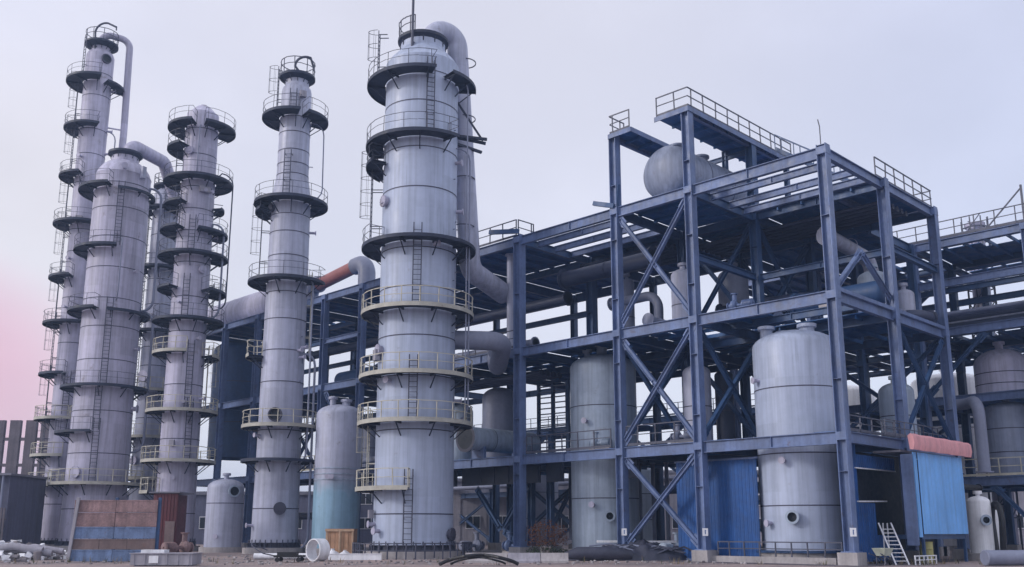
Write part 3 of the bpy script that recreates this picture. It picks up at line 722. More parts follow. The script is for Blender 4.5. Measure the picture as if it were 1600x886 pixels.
for a, b in zip(gu[:-1], gu[1:]):
    G.deck(a + .2, b - .2, 0.15, 7.3, H3, 'u', skip=0.0, slit=0.02)
    G.deck(a + .2, b - .2, 0.15, 7.3, H2, 'u', skip=0.1 if a > 38 else 0.02, slit=0.15)
    G.deck(a + .2, b - .2, 0.15, 7.3, H1, 'u', skip=0.03, slit=0.1)
    G.bu(7.5, a, b, 17.3, 0.4, m=M['steel2'])
G.deck(14.1, 21.9, 0.15, 7.3, H2, 'u', skip=0.06, slit=0.2, holes=()); G.deck(14.1, 21.9, 3.6, 7.3, H1, 'u', skip=0.0); G.deck(14.1, 39.5, 7.7, 14.8, H1, 'u', skip=0.0, slit=0.02)
for u0, u1 in ((14.2, 15.7), (20.4, 21.9), (22.5, 30.2), (30.8, 39.5)):
    mb = MB(); mb.box(S(u0, 2.2, 4.75), S(u1, 2.3, 6.1)); [mb.box(S(u0 + .1 + k*1.4, 2.14, 4.8), S(u0 + .16 + k*1.4, 2.2, 6.05)) for k in range(int((u1-u0)/1.4))]; mb.build('girder', M['plat'], G.root)
G.brace((29.6, 3, 4.7), (26.9, 3, 1.6), w=.3, m=M['steel2']); G.brace((24.4, 3, 4.7), (26.9, 3, 1.6), w=.3, m=M['steel2']); G.brace((26.9, 3.05, 1.7), (24.5, 3.05, .3), w=.3, m=M['steel2'])
for u in (23.4, 25.2): G.column(u, 4.2, H1 - .6, .4, m=M['steel2'])
G.deck(14.1, 16.0, 0.15, 3.5, H1, 'u', skip=0.0); G.deck(20.3, 21.9, 0.15, 3.5, H1, 'u', skip=0.0)
G.rail([(22.4, -.1), (29.5, -.1)], H3 + .06, 1.2); G.rail([(22.3, 0.0), (22.3, 1.5)], H3 + .06, 1.2)
G.rail([(22.5, -.1), (38.0, -.1)], H2 + .06, 1.2); G.rail([(39.2, -.1), (55.0, -.1)], H1 + .06, 1.2, True)
G.rail([(14.5, -.1), (21.5, -.1)], H1 + .06, 1.1)
G.xbrace_u(7.5, 22.2, 30.5, 0.6, H1, m=M['steel2']); G.xbrace_u(7.5, 45.2, 50.7, H1, H2, m=M['steel2']); G.xbrace_u(7.5, 56, 62, H1, H2, m=M['steel2'])
G.brace((40.1, 0, H1), (44.8, 0, H2 - .5), m=M['steel']); G.brace((50.9, 0, H1), (55.6, 0, H2 - .5), m=M['steel2'])
G.brace((27, 7.5, 0.8), (23.4, 7.5, H1 - .4), m=M['steel2'])
G.bu(0, 39.9, 45.2, 17.3, 0.4, m=M['steel']); G.bu(0, 45.2, 50.7, 17.3, 0.4, m=M['steel2']); G.bu(0, 50.7, 56, 17.3, 0.4, m=M['steel2'])
mb = MB(); mb.bar(S(22.0, -.3, H3 + .3), S(24.6, -.5, H3 + .75), 0.22, 0.3); mb.build('bracket', M['steel2'], G.root)

# ---- rack reaching out of the frame on the right
Q = Frame('pipe_rack', S(4, 21, 0), 'many-floored steel pipe rack at the far right, railed along its roof', 'pipe rack', 'steel pipe racks')
qu = (-10.5, -3.2, 4.2, 11.5, 19)
for u in qu:
    for v in (21, 28, 35): Q.column(u, v, H3, 0.5, m=M['steel'] if v == 21 else M['steel2'])
for z in (5.0, 10.4, 15.0, 18.4, H3):
    for v in (21, 28, 35):
        for a, b in zip(qu[:-1], qu[1:]): Q.bu(v, a, b, z, 0.55 if v == 21 else 0.45, m=M['steel'] if v == 21 else M['steel2'])
    if z != 18.4:
        for u in qu: [Q.bv(u, v, v + 7, z - .004, 0.45, m=M['steel2']) for v in (21, 28)]
for a, b in zip(qu[:-1], qu[1:]):
    Q.deck(a + .2, b - .2, 21.15, 34.8, H3, 'u', skip=0.04, slit=0.3); Q.deck(a + .2, b - .2, 21.15, 34.8, 15.0, 'u', skip=0.04, slit=0.35)
    Q.deck(a + .2, b - .2, 21.15, 29.5, 10.4, 'u', skip=0.02, slit=0.1); Q.deck(a + .2, b - .2, 21.15, 27.8, 5.0, 'u', skip=0.02)
    Q.bu(23.2, a, b, 18.3, 0.4, m=M['steel2'], trim=0.0)
Q.rail([(-10.5, 20.95), (12, 20.95)], H3 + .06, 1.2); Q.rail([(-10.5, 20.95), (4, 20.95)], 5.06, 1.1, True)
Q.brace((4.0, 21, 10.5), (-.2, 21, 14.5), m=M['steel2']); Q.xbrace_u(28, -3.2, 4.2, 10.4, 15, m=M['steel2']); Q.xbrace_u(28, 4.2, 11.5, 5, 10.4, m=M['steel2'])
Q.xbrace_u(28, 4.2, 11.5, 15, 21, m=M['steel2']); Q.brace((-3, 21, 0.6), (0.5, 21, 4.6), m=M['steel2'])
mb = MB(); mb.bar(S(-3.2, 21, H3), S(-3.2, 21, H3 + 2.6), 0.12); mb.bar(S(-3.2, 21, H3 + 2.4), S(-.8, 21, H3 + .1), 0.08); mb.build('davit', M['raild'], Q.root)

# ---- low rack far behind
B = Frame('pipe_rack', S(40, 32, 0), 'lower two-floored rack far behind, filling the gaps under the front racks', 'pipe rack', 'steel pipe racks')
bu = [21 + 9*i for i in range(7)]
for u in bu:
    for v in (31, 37): B.column(u, v, 12.4, .5, plinth=False, m=M['steel2'])
for z in (5.8, 12.4):
    for v in (31, 37):
        for a, b in zip(bu[:-1], bu[1:]): B.bu(v, a, b, z, .5, m=M['steel2'])
    for a, b in zip(bu[:-1], bu[1:]):
        B.deck(a + .2, b - .2, 31.1, 36.9, z, 'u', skip=.04)
for i in (0, 2, 4): B.xbrace_u(31, bu[i], bu[i+1], .4, 5.8, m=M['steel2']); B.xbrace_u(31, bu[i+1], bu[i+2], 5.8, 12.4, m=M['steel2'])
B.rail([(21, 30.9), (74, 30.9)], 12.46)
# ---------------------------------------------------------------- vessels
def vtank(name, P, r, z0, z1, hd, label, cat, m, seams=(), group=None, legs=False, nozz=(), man=(), tops=(), skirt=True, segs=40):
    P = Vector(P); base = Vector((P.x, P.y, 0)) if z0 < 1 else P.copy()
    t = thing(name, base, label, cat, group); mb = MB()
    mb.lathe((P.x, P.y, 0), (0,0,1), vprof(r, z0, z1, hd, seams=seams), segs)
    mb.build('shell', [m, M['seam']], t); a0 = math.atan2(-P.y, -P.x)
    C = Vector((P.x, P.y, 0))
    if skirt and z0 < 1:
        mb = MB(); mb.lathe(C, (0,0,1), [(0, r + .35), (z0, r + .35), (z0, .1)], segs); mb.build('foundation', M['conc'], t)
    for ph, z, rr in man:
        a = a0 + R_(ph); u = Vector((math.cos(a), math.sin(a), 0)); mb = MB()
        mb.lathe(C + u*(r - .08) + ZZ*z, u, [(0, rr), (.35, rr), (.35, rr + .1), (.41, rr + .1), (.41, rr - .02, 1), (.2, rr - .02, 1), (.2, .01, 1)], 20)
        mb.build('manhole', [M['vessel'], M['glass']], t)
    for ph, z in nozz:
        a = a0 + R_(ph); u = Vector((math.cos(a), math.sin(a), 0)); mb = MB()
        mb.lathe(C + u*(r - .05) + ZZ*z, u, [(0, .1), (.35, .1), (.35, .19), (.42, .19), (.42, .01)], 12); mb.build('nozzle', M['clad2'], t)
    for ph, rd, rr, h in tops:
        a = a0 + R_(ph); c = C + Vector((math.cos(a), math.sin(a), 0))*rd; zz = z1 + hd*math.sqrt(max(0, 1 - (rd/r)**2)) - .25; mb = MB()
        mb.lathe(c + ZZ*zz, ZZ, [(0, rr), (.25 + h, rr), (.25 + h, rr + .12), (.34 + h, rr + .12), (.35 + h, rr + .12), (.43 + h, rr + .12), (.43 + h, .01)], 18)
        mb.build('top_nozzle', m, t)
    return t

P = S(4.1, 3.3)
t = vtank('storage_tank', P, 2.28, 0.5, 11.5, 0.95, 'largest pale upright tank, in the front bay of the open steelwork between two blue walls', 'tank', M['clad3'],
          (2.9, 5.6, 9.1), man=((-14, 2.3, .26),), nozz=((-22, 5.2), (-60, 9.6), (-48, 2.0)), tops=((-75, 1.5, .34, .3), (40, 1.1, .4, .12), (-150, 1.2, .25, .2)), segs=48)
mb = MB(); mb.arc(P, 2.3, 2.75, 0, 2*math.pi, 0.5, 0.62); mb.build('base_ring', M['steel2'], t)
mb = MB(); mb.box((44.69 - .05, P.y - 3.3, 0), (44.69 + .35, P.y + 4.8, .32)); mb.build('kerb', M['conc'], t)
mb = MB(); railing(mb, [S(.6, .25, .3), S(7.6, .25, .3)], .75, .9, r=.03, toe=False); mb.build('base_railing', M['raild'], t)
vtank('storage_tank', S(18, 3.5), 2.15, 0.5, 12.0, 0.95, 'pale upright tank behind the narrow front post, just left of the crossed braces', 'tank', M['vessel'],
      (3.6, 6.1, 9.4), man=((6, 2.5, .24),), nozz=((-30, 8.4), (-20, 3.2)), tops=((-10, .2, .34, .55), (70, 1.2, .2, .35), (-100, 1.0, .2, .3)), segs=48)
t = vtank('storage_tank', S(37.5, -3.5), 1.68, 0.4, 10.0, .8, 'round-topped tank with teal lower half, standing behind the wooden crate', 'tank', M['twotone'], (), nozz=((-20, 5.4), (-12, 5.4)), tops=((-40, .8, .22, .4), (40, .7, .3, .2)))
c = S(37.5, -3.5)
mb = MB()
for z in (5.2, 5.6, 6.0): mb.lathe((c.x, c.y, 0), ZZ, [(z, 1.68), (z, 1.72), (z + .07, 1.72), (z + .07, 1.68)], 40)
mb.build('stiffener_ring', M['vessel'], t)
vtank('pressure_vessel', W(76, -22.35), 1.4, .4, 4.9, .7, 'short pale vessel with an open round manhole, at the foot of the slender column', 'vessel', M['clad'],
      (3.7,), man=((22, 4.6, .36),), tops=((0, .1, .2, .25),), nozz=((-20, 1.2),))
# drum above the roof
t = thing('horizontal_drum', S(11.2, 1.7, 23.4), 'fat pale horizontal drum with a round end, lying under the highest railed walkway', 'drum'); mb = MB()
o = S(11.2, 1.9, 23.35); r = 1.72
prof = [(-.85 * math.cos(i/8*math.pi/2), max(.01, r*math.sin(i/8*math.pi/2))) for i in range(9)]
prof += [(2.4, r), (2.4, r + .02, 1), (2.46, r + .02), (2.46, r), (5.0, r), (5.0, r + .02, 1), (5.06, r + .02), (5.06, r)]
prof += [(7.6 + .85 * math.sin(i/8*math.pi/2), max(.01, r*math.cos(i/8*math.pi/2))) for i in range(9)]
mb.lathe(o, VX, prof, 40); mb.build('shell', [M['drum'], M['seam']], t)
for x in (1.0, 6.4):
    mb = MB(); mb.box((o.x + x - .2, o.y - 1.4, H3 + .06), (o.x + x + .2, o.y + 1.4, 22.6)); mb.build('saddle', M['drum'], t)
for x in (1.2, 3.8):
    mb = MB(); mb.lathe(o + VX*x + ZZ*1.6, ZZ, [(0, .42), (.4, .42), (.4, .55), (.52, .55), (.52, .01)], 18); mb.build('nozzle', M['drum'], t)
# pale boot next to its left end
vtank('pressure_vessel', S(12.3, 2.9, H3 + .06), .8, H3 + .06, 22.1, .3, 'small stubby vessel under the rounded end of the roof drum', 'vessel', M['drum'], skirt=False)

def hvessel(name, a, b, r, label, cat, m, group=None, flange=True, z_sup=None, n=2, dome=True, m2=None):
    a = Vector(a); b = Vector(b); d = (b - a); L = d.length; d /= L
    t = thing(name, (a.x, a.y, z_sup if z_sup is not None else a.z - r), label, cat, group); mb = MB(); p = []
    if flange: p += [(0, .01, 2), (0, r*.95, 1), (.02, r*1.2), (.12, r*1.2), (.13, r*1.18, 1), (.15, r*1.18), (.16, r*1.2), (.26, r*1.2), (.26, r)]
    else: p += [(-r*.5*math.cos(i/7*math.pi/2), max(.01, r*math.sin(i/7*math.pi/2))) for i in range(8)]
    p += [(L*.35, r), (L*.35, r + .015, 1), (L*.35 + .05, r + .015), (L*.35 + .05, r)]
    p += [(L + r*.5*math.sin(i/7*math.pi/2), max(.01, r*math.cos(i/7*math.pi/2))) for i in range(8)] if dome else [(L, r), (L, .01)]
    mb.lathe(a, d, p, 28); mb.build('shell', [m, M['seam'], M['glass']], t)
    if z_sup is not None:
        sd = d.cross(ZZ).normalized()
        for k in range(n):
            c = a + d * L * (.2 + .6*k/max(1, n-1)); h = a.z - z_sup
            mb = MB(); mb.obox(Vector((c.x, c.y, z_sup + h/2 - r*.25)), d*.12, sd*r*.75, ZZ*(h/2 - r*.25)); mb.build('saddle', M['steel'], t)
    return t
def pipe(name, pts, r, label, m, R=None, group=None, segs=14, fl=True, cat='pipe'):
    pts = [Vector(p) for p in pts]; mb = MB(); mb.tube(fillet(pts, R or r*3, 7), r, segs)
    for e, q in ((pts[0], pts[1]), (pts[-1], pts[-2])):
        if fl:
            d = (q - e).normalized(); mb.lathe(e, d, [(0, .01), (0, r*1.45), (.09, r*1.45), (.09, r)], segs)
    L = 0
    for a, b in zip(pts[:-1], pts[1:]):
        n = int((b - a).length / 5)
        for i in range(1, n + 1):
            c = a.lerp(b, i/(n + 1)); d = (b - a).normalized(); mb.lathe(c, d, [(0, r), (0, r*1.06), (.08, r*1.06), (.08, r)], segs)
    o = mb.build(name, m, loc=pts[0]); return tag(o, label, cat, group)

hvessel('heat_exchanger', S(26.4, -1.0, 7.75), S(26.4, 5.5, 7.75), .8, 'horizontal exchanger with a big dark end flange, just right of the big column', 'heat exchanger', M['vessel'], z_sup=H1 + .06)
vtank('pressure_vessel', S(29.2, 5.0, H1 + .06), 1.3, H1 + .06, 11.3, .8, 'upright dull vessel with domed top behind the flanged horizontal exchanger', 'vessel', M['pipe'], skirt=False)
vtank('pressure_vessel', S(33.5, 5.0, H1 + .06), .95, H1 + .06, 10.6, .6, 'thinner upright vessel behind the big column on the rack floor', 'vessel', M['vessel'], skirt=False)
# red-brown pipe with pale elbows on the rack roof, duct further left
t = thing('duct_pipe', S(45, 1.4, H3), 'red-brown pipe between two pale elbows, lying on the rack roof', 'pipe')
mb = MB(); mb.tube([S(48.4, 1.4, 22.9), S(43.0, 1.4, 23.5)], .55, 20); mb.build('pipe_run', M['pinkp'], t)
mb = MB(); mb.tube(fillet([S(43.1, 1.4, 23.5), S(41.4, 1.4, 23.6), S(41.4, 1.4, H3 + .05)], 1.0, 10), .72, 20); mb.build('elbow', M['pipe'], t)
mb = MB(); mb.tube(fillet([S(48.3, 1.4, 22.9), S(49.7, 1.4, 22.9), S(49.7, 1.4, H3 + .05)], .9, 10), .72, 20); mb.build('elbow', M['pipe'], t)
hvessel('horizontal_drum', S(71, 3.0, 23.0), S(53.5, 3.0, 23.0), 1.7, 'long dull horizontal drum on the rack roof between the domed and the slender column', 'drum', M['clad2'], z_sup=H3 + .06, flange=False)
vtank('storage_tank', S(65.3, 3.6, 8.6), 2.7, 8.6, 19.2, 1.2, 'big dark tank slung high in the rack behind the domed column', 'tank', M['steel2'], (12, 16), skirt=False)

# pipes on the frame and racks
pipe('roof_pipe', [S(4.4, 8.6, 19.3), S(4.4, 15.0, 19.3), S(4.4, 15.0, 17.6)], .45, 'fat pale pipe sloping away beneath the roof of the open frame at its right corner', M['clad'])
pipe('process_pipe', [S(5.4, 13, 15.6), S(5.4, 8.4, 15.6), S(8.0, 8.4, 15.6), S(12, 8.4, 15.6)], .42, 'thick dark pipe crossing under the frame roof beside the inner braces', M['piped'])
pipe('process_pipe', [S(19.5, 6.4, 17.1), S(15.5, 6.4, 17.1), S(15.5, 6.4, H2 + .1)], .32, 'grey elbowed pipe dropping to the middle floor between the two free-standing posts', M['pipe'])
pipe('process_pipe', [S(21.9, 4.2, 18.9), S(14.1, 4.2, 18.9)], .55, 'fat dark pipe slung under the roof deck between the two free-standing posts', M['piped'])
pipe('process_pipe', [S(23, 2.4, 14.3), S(38.5, 2.4, 14.3)], .3, 'mid-sized grey pipe along the middle rack floor behind the big column', M['pipe'])
pipe('process_pipe', [S(22.6, 5.4, 17.9), S(55.5, 5.4, 17.9)], .38, 'thick dark pipe running the length of the rack just under its roof', M['piped'])
pipe('process_pipe', [S(39.4, 5.6, 14.2), S(61, 5.6, 14.2)], .42, 'thick dark pipe on the middle rack floor behind the slender ringed column', M['piped'])
pipe('process_pipe', [S(39.4, 2.0, 7.2), S(55, 2.0, 7.2), S(55, 2.0, 12)], .26, 'pale pipe on the lower rack floor that turns up behind the slender ringed column', M['pipe'])
pipe('process_pipe', [S(13.5, 11.6, 14.2), S(.4, 11.6, 14.2), S(.4, 13.2, 14.2)], .34, 'dark pipe along the middle floor at the back of the open frame', M['piped'])
pipe('process_pipe', [S(-10, 24, 21.9), S(18, 24, 21.9)], .45, 'thick pipe lying on the roof of the far right rack', M['piped'])
pipe('process_pipe', [S(-10, 25.5, 15.7), S(10, 25.5, 15.7), S(10, 25.5, 20)], .45, 'pale fat pipe lying on the third floor of the far right rack', M['clad'])
pipe('process_pipe', [S(-10, 23.4, 15.5), S(14, 23.4, 15.5)], .28, 'thin dark pipe lying on the third floor of the far right rack', M['piped'])
pipe('process_pipe', [S(2.2, 19.6, 9.6), S(1.0, 19.6, 9.6), S(-.2, 18.0, 9.6), S(-.2, 18.0, 5.1)], .36, 'pale bent pipe coming down in front of the far right rack', M['pipe'])
pipe('process_pipe', [S(-.6, 11.6, 4.1), S(-.6, 15.6, 4.1)], .16, 'short black horizontal pipe with pale flanges right of the pale blue sheet', M['black'])
pipe('process_pipe', [S(12.5, 1.2, 14.1), S(12.5, 6.2, 14.1), S(12.5, 6.2, 18)], .3, 'grey pipe rising behind the crossed braces in the narrow bay', M['pipe'])
pipe('process_pipe', [S(24.2, 1.2, H2 + .1), S(24.2, 1.2, 20.6)], .3, 'pale upright pipe in the rack just right of the big column', M['clad'])
pipe('process_pipe', [S(23.5, 6.6, 1.0), S(23.5, 6.6, 6.0)], .28, 'dark upright pipe under the rack right of the big column', M['piped'])
pipe('process_pipe', [S(54, 7.0, 3.0), S(72, 7.0, 3.0)], .35, 'dark pipe low under the rack behind the domed column', M['piped'])
for i, (u, v, r, h, lab, m) in enumerate([
    (12.2, 4.6, .75, 3.9, 'pale narrow vessel on the middle floor behind the upper crossed braces', 'clad'),
    (11.6, 9.5, 1.0, 4.6, 'wide grey vessel on the middle floor deep in the open frame', 'pipe'),
    (18.4, 6.8, .5, 5.0, 'tall thin grey vessel standing on the middle floor between the free-standing posts', 'pipe'),
    (2.6, 10.6, .9, 3.0, 'squat dull vessel on the middle floor near the right inner corner', 'vessel'),
    (1.6, 12.6, .6, 2.2, 'smallest pale vessel on the middle floor at the right rear corner', 'clad')]):
    vtank('pressure_vessel', S(u, v, H2 + .06), r, H2 + .06, H2 + h, r*.6, lab, 'vessel', M[m], skirt=False, tops=((0, .05, r*.25, .2),), seams=(H2 + h*.5,))
for i, (u, v, r, h, lab, m) in enumerate([
    (11.2, 4.2, .85, 4.6, 'pale upright vessel on the low floor behind the crossed braces of the narrow bay', 'clad'),
    (9.6, 11.0, 1.1, 4.9, 'broad pale vessel on the low floor left of the largest tank', 'clad'),
    (2.0, 11.2, 1.0, 3.2, 'dull vessel on the low floor behind the pink canopy', 'vessel'),
    (12.6, 9.4, .6, 5.2, 'thin dark vessel on the low floor deep in the open frame', 'piped'),
    (44, 4.5, .9, 3.6, 'grey vessel on the lower rack floor beside the slender ringed column', 'pipe')]):
    vtank('pressure_vessel', S(u, v, H1 + .06), r, H1 + .06, H1 + h, r*.6, lab, 'vessel', M[m], skirt=False, tops=((0, .05, r*.25, .2),), seams=(H1 + h*.55,))
hvessel('heat_exchanger', S(6.4, 8.0, 15.0), S(1.0, 8.0, 15.0), .7, 'dark horizontal exchanger on the middle floor of the open frame', 'heat exchanger', M['steel2'], z_sup=H2 + .06)
hvessel('heat_exchanger', S(9.2, 9.0, 7.5), S(9.2, 13.4, 7.5), .75, 'dull horizontal exchanger on the low floor behind the narrow bay', 'heat exchanger', M['pipe'], z_sup=H1 + .06)
hvessel('heat_exchanger', S(44, 5.3, 14.9), S(50, 5.3, 14.9), .8, 'dark horizontal exchanger on the middle rack floor left of the teal tank', 'heat exchanger', M['steel2'], z_sup=H2 + .06)

# small-bore piping that fills the floors
def bundle(pts, k, step, r, label, m, group):
    first = None
    for i in range(k):
        o = pipe('small_pipe', [Vector(q) + Vector(step)*i for q in pts], r, label, M[m], group=group, segs=8) if i == 0 else first.copy()
        if i == 0: first = o
        else: COL.objects.link(o); o.location = first.location + Vector(step)*i
bundle([S(.4, 8.0, 20.3), S(13.4, 8.0, 20.3)], 6, VX*.62, .12, 'one of six thin dark pipes side by side under the roof deck of the steelwork', 'piped', 'pipes under the roof deck')
bundle([S(14.2, 6.0, 20.2), S(21.8, 6.0, 20.2)], 6, VX*.7, .16, 'one of the dark pipes side by side under the deck between the free-standing posts', 'piped', 'pipes between the posts')
bundle([S(.5, 8.4, H2 + .5), S(13.3, 8.4, H2 + .5)], 4, VX*.5, .13, 'one of four thin grey pipes side by side on the middle steelwork floor', 'pipe', 'pipes on the middle floor')
bundle([S(14.2, 8.3, H1 + .7), S(38, 8.3, H1 + .7)], 5, VX*.6, .17, 'one of the pipes side by side on the low floor behind the rack posts', 'piped', 'pipes on the low floor')
bundle([S(22.6, 2.6, 12.2), S(60, 2.6, 12.2)], 4, VX*.6, .16, 'one of four dark pipes slung side by side under the middle floor of the rack', 'piped', 'pipes under the middle floor')
bundle([S(-10, 22, 16.2), S(20, 22, 16.2)], 5, VX*.55, .14, 'one of five thin pipes side by side on the far right rack', 'pipe', 'pipes on the far right rack')
bundle([S(14.6, 7.0, .6), S(14.6, 7.0, 6.0)], 4, UX*1.1, .13, 'one of the thin upright pipes in a row under the low floor', 'pipe', 'upright pipes under the low floor')
bundle([S(22, 30.6, 6.4), S(72, 30.6, 6.4)], 3, VX*-.5, .2, 'one of the long pipes running along the far low rack', 'pipe', 'pipes on the far low rack')
# pumps standing on floors and ground
def pump(P, ax, label, m, group='pumps', s=1.0):
    P = Vector(P); ax = Vector(ax).normalized(); sd = ax.cross(ZZ)
    t = thing('pump', P, label, 'pump', group)
    mb = MB(); mb.obox(P + ZZ*.12*s, ax*1.0*s, sd*.35*s, ZZ*.12*s); mb.build('base_plate', M['conc'], t)
    mb = MB(); mb.lathe(P - ax*.85*s + ZZ*.62*s, ax, [(0, .05), (.02, .28*s), (.8*s, .3*s), (.8*s, .2*s), (.95*s, .12*s), (1.3*s, .12*s)], 18)
    for k in range(7): mb.lathe(P - ax*(.8 - .1*k)*s + ZZ*.62*s, ax, [(0, .29*s), (0, .33*s), (.03*s, .33*s), (.03*s, .29*s)], 18)
    mb.obox(P - ax*.45*s + ZZ*.3*s, ax*.3*s, sd*.22*s, ZZ*.1*s); mb.build('motor', m, t)
    mb = MB(); mb.lathe(P + ax*.45*s + ZZ*.62*s, ax, [(0, .05), (0, .3*s), (.12*s, .42*s), (.3*s, .42*s), (.36*s, .3*s), (.36*s, .2*s), (.6*s, .2*s), (.6*s, .3*s), (.67*s, .3*s), (.67*s, .01)], 18)
    mb.lathe(P + ax*.62*s + ZZ*.95*s, ZZ, [(0, .16*s), (.5*s, .16*s), (.5*s, .26*s), (.57*s, .26*s), (.57*s, .01)], 14)
    mb.obox(P + ax*.6*s + ZZ*.28*s, ax*.12*s, sd*.2*s, ZZ*.1*s); mb.build('casing', m, t)
    return t
pump(W(60, -20.5), W(1, .7), 'dull pink pump on the ground beside the red cabin', M['brick'], s=1.0)
pump(S(28.5, 1.5), VX, 'grey pump on the ground under the rack right of the big column', M['pipe'])
pump(S(25.5, 3.0), UX, 'dark blue pump on the ground under the rack next to its brace', M['steel'])
pump(S(16.6, 1.6, H1 + .06), UX, 'pale pump on the low floor beside the tank beside the braces', M['vessel'], s=.8)
pump(S(10.4, 1.6, H1 + .06), UX, 'grey pump on the low floor behind the front railing of the narrow bay', M['pipe'], s=.8)
pump(S(2.2, 4.4, H2 + .06), VX, 'dark pump on the middle floor above the largest tank', M['piped'])
pump(S(6.2, 1.6, H2 + .06), UX, 'blue-grey pump on the middle floor near the front beam', M['steel'], s=.8)
pump(S(11.5, 1.4), VX, 'pale pump on the ground behind the lowest crossed braces', M['vessel'])

# slatted cooler panels with sky behind
t = thing('air_cooler', S(27, 9.2, H1), 'slatted cooler frame with open horizontal louvres, seen left of the tank beside the braces', 'cooler')
mb = MB()
for k in (0, 1.5, 3.0):
    for j in (0, 1.6): mb.bar(S(25.6 + k, 8.6 + j, H1), S(25.6 + k, 8.6 + j, 12.8), .22)
mb.bar(S(25.6, 8.6, 12.7), S(28.6, 8.6, 12.7), .2)
mb.build('support_frame', M['steel2'], t); mb = MB()
for i in range(14):
    z = H1 + .5 + i*.42; mb.bar(S(25.65, 8.65, z), S(28.55, 8.65, z + .05), .3, .05, up=(0, .0, 1))
mb.build('louvre_panel', M['pipe'], t)

# ---------------------------------------------------------------- blue walls, booth, ladder
def corrug(mb, a, b, z0, z1, pitch=.22, dep=.045, th=.02, mi=0):
    a = Vector(a); b = Vector(b); d = b - a; L = d.length; d /= L; n = d.cross(ZZ)
    k = int(L / pitch); pts = []
    for i in range(k):
        for f, o in ((0, 0), (.35, 0), (.5, 1), (.85, 1)): pts.append(a + d*((i + f)*L/k) + n*dep*o)
    pts.append(b)
    for p, q in zip(pts[:-1], pts[1:]):
        dd = (q - p); nn = dd.cross(ZZ).normalized()*th
        vs = [p, q, q + nn, p + nn]; vs = [v + ZZ*z0 for v in vs] + [v + ZZ*z1 for v in vs]
        mb.add(vs, [(0,1,2,3),(7,6,5,4),(0,4,5,1),(1,5,6,2),(2,6,7,3),(3,7,4,0)], mi)
t = thing('sheet_wall', S(8, 1.3, 0), 'deep blue corrugated sheet wall left of the largest tank', 'wall', 'blue sheet walls'); mb = MB()
corrug(mb, S(10.8, 1.2), S(5.6, 1.2), .1, 5.4, dep=.018); corrug(mb, S(10.8, 5.5), S(10.8, 1.2), .1, 5.4, dep=.018); mb.build('sheet', M['blue'], t)
mb = MB(); mb.bar(S(10.85, 1.14, .05), S(5.5, 1.14, .05), .12, .14); mb.bar(S(10.85, 1.14, 5.45), S(5.5, 1.14, 5.45), .1, .1); mb.build('frame_rail', M['steel'], t)
t = thing('sheet_wall', S(.45, 3, 0), 'bright blue corrugated sheet wall with a dark window and doorway, right of the largest tank', 'wall', 'blue sheet walls'); mb = MB()
corrug(mb, S(.5, .2), S(.5, 2.1), .1, 5.9); corrug(mb, S(.5, 2.1), S(.5, 3.9), .1, 3.0); corrug(mb, S(.5, 3.9), S(.5, 6.6), .1, 1.4)
corrug(mb, S(.5, 2.1), S(.5, 6.6), 4.7, 5.4); mb.build('sheet', M['blue'], t)
mb = MB(); mb.bar(S(.42, 1.9, 3.05), S(.42, 5.2, 3.12), .08, .07); mb.bar(S(.44, 1.9, 4.72), S(.44, 6.6, 4.72), .06, .06); mb.build('frame_rail', M['white'], t)
mb = MB(); mb.box(S(.9, 2.0, .1), S(1.0, 12.5, 5.6)); mb.build('shade_backing_panel', M['glass'], t)  # added dark panel standing in for shade behind the window and doorway
# booth with pale blue front and pink canopy
t = thing('control_booth', S(-1, 7, 0), 'pale blue sheeted booth under a pink canopy edge, raised off the ground', 'booth'); mb = MB()
corrug(mb, S(-1.75, 4.3), S(-1.75, 10.1), 1.45, 5.5, pitch=1.4, dep=.03); mb.build('front_sheet', M['tarp'], t)
mb = MB(); mb.box(S(-1.7, 3.75, .9), S(-1.1, 3.82, 5.4)); mb.build('side_wall', M['steel'], t)
mb = MB(); mb.box(S(-1.72, 3.9, 1.3), S(-1.66, 4.25, 5.5)); mb.build('corner_strip', M['tarp'], t)
mb = MB(); mb.box(S(-1.60, 4.4, 1.2), S(.2, 10.0, 1.42)); mb.build('floor', M['steel2'], t)
mb = MB(); mb.box(S(-1.2, 3.6, 5.52), S(.2, 10.2, 5.62)); mb.build('roof', M['roof'], t)
mb = MB(); a, b = S(-2.0, 3.0, 5.95), S(-2.0, 10.6, 5.95)
pr = [(-.05, -.38), (.12, -.4), (.2, -.1), (.16, .28), (.02, .4), (-.12, .3)]
n = 12; vs = []
for i in range(n + 1):
    c = a.lerp(b, i/n)
    for x, z in pr: vs.append(c - UX*x + ZZ*(z + .02*math.sin(i*2.1)))
fs = [(i*6 + j, (i+1)*6 + j, (i+1)*6 + (j+1) % 6, i*6 + (j+1) % 6) for i in range(n) for j in range(6)] + [tuple(range(5, -1, -1)), tuple(n*6 + j for j in range(6))]
mb.add(vs, fs); mb.build('canopy_edge', M['pink'], t)
for v in (4.5, 9.9):
    for u in (-1.6, -.1):
        mb = MB(); mb.bar(S(u, v, 0), S(u, v, 1.2), .14); mb.build('leg', M['steel2'], t)
mb = MB(); railing(mb, [S(-.6, 3.4, 6.42), S(-.6, 10.2, 6.42)], .8, 1.2, r=.025); mb.build('roof_railing', M['raild'], t)
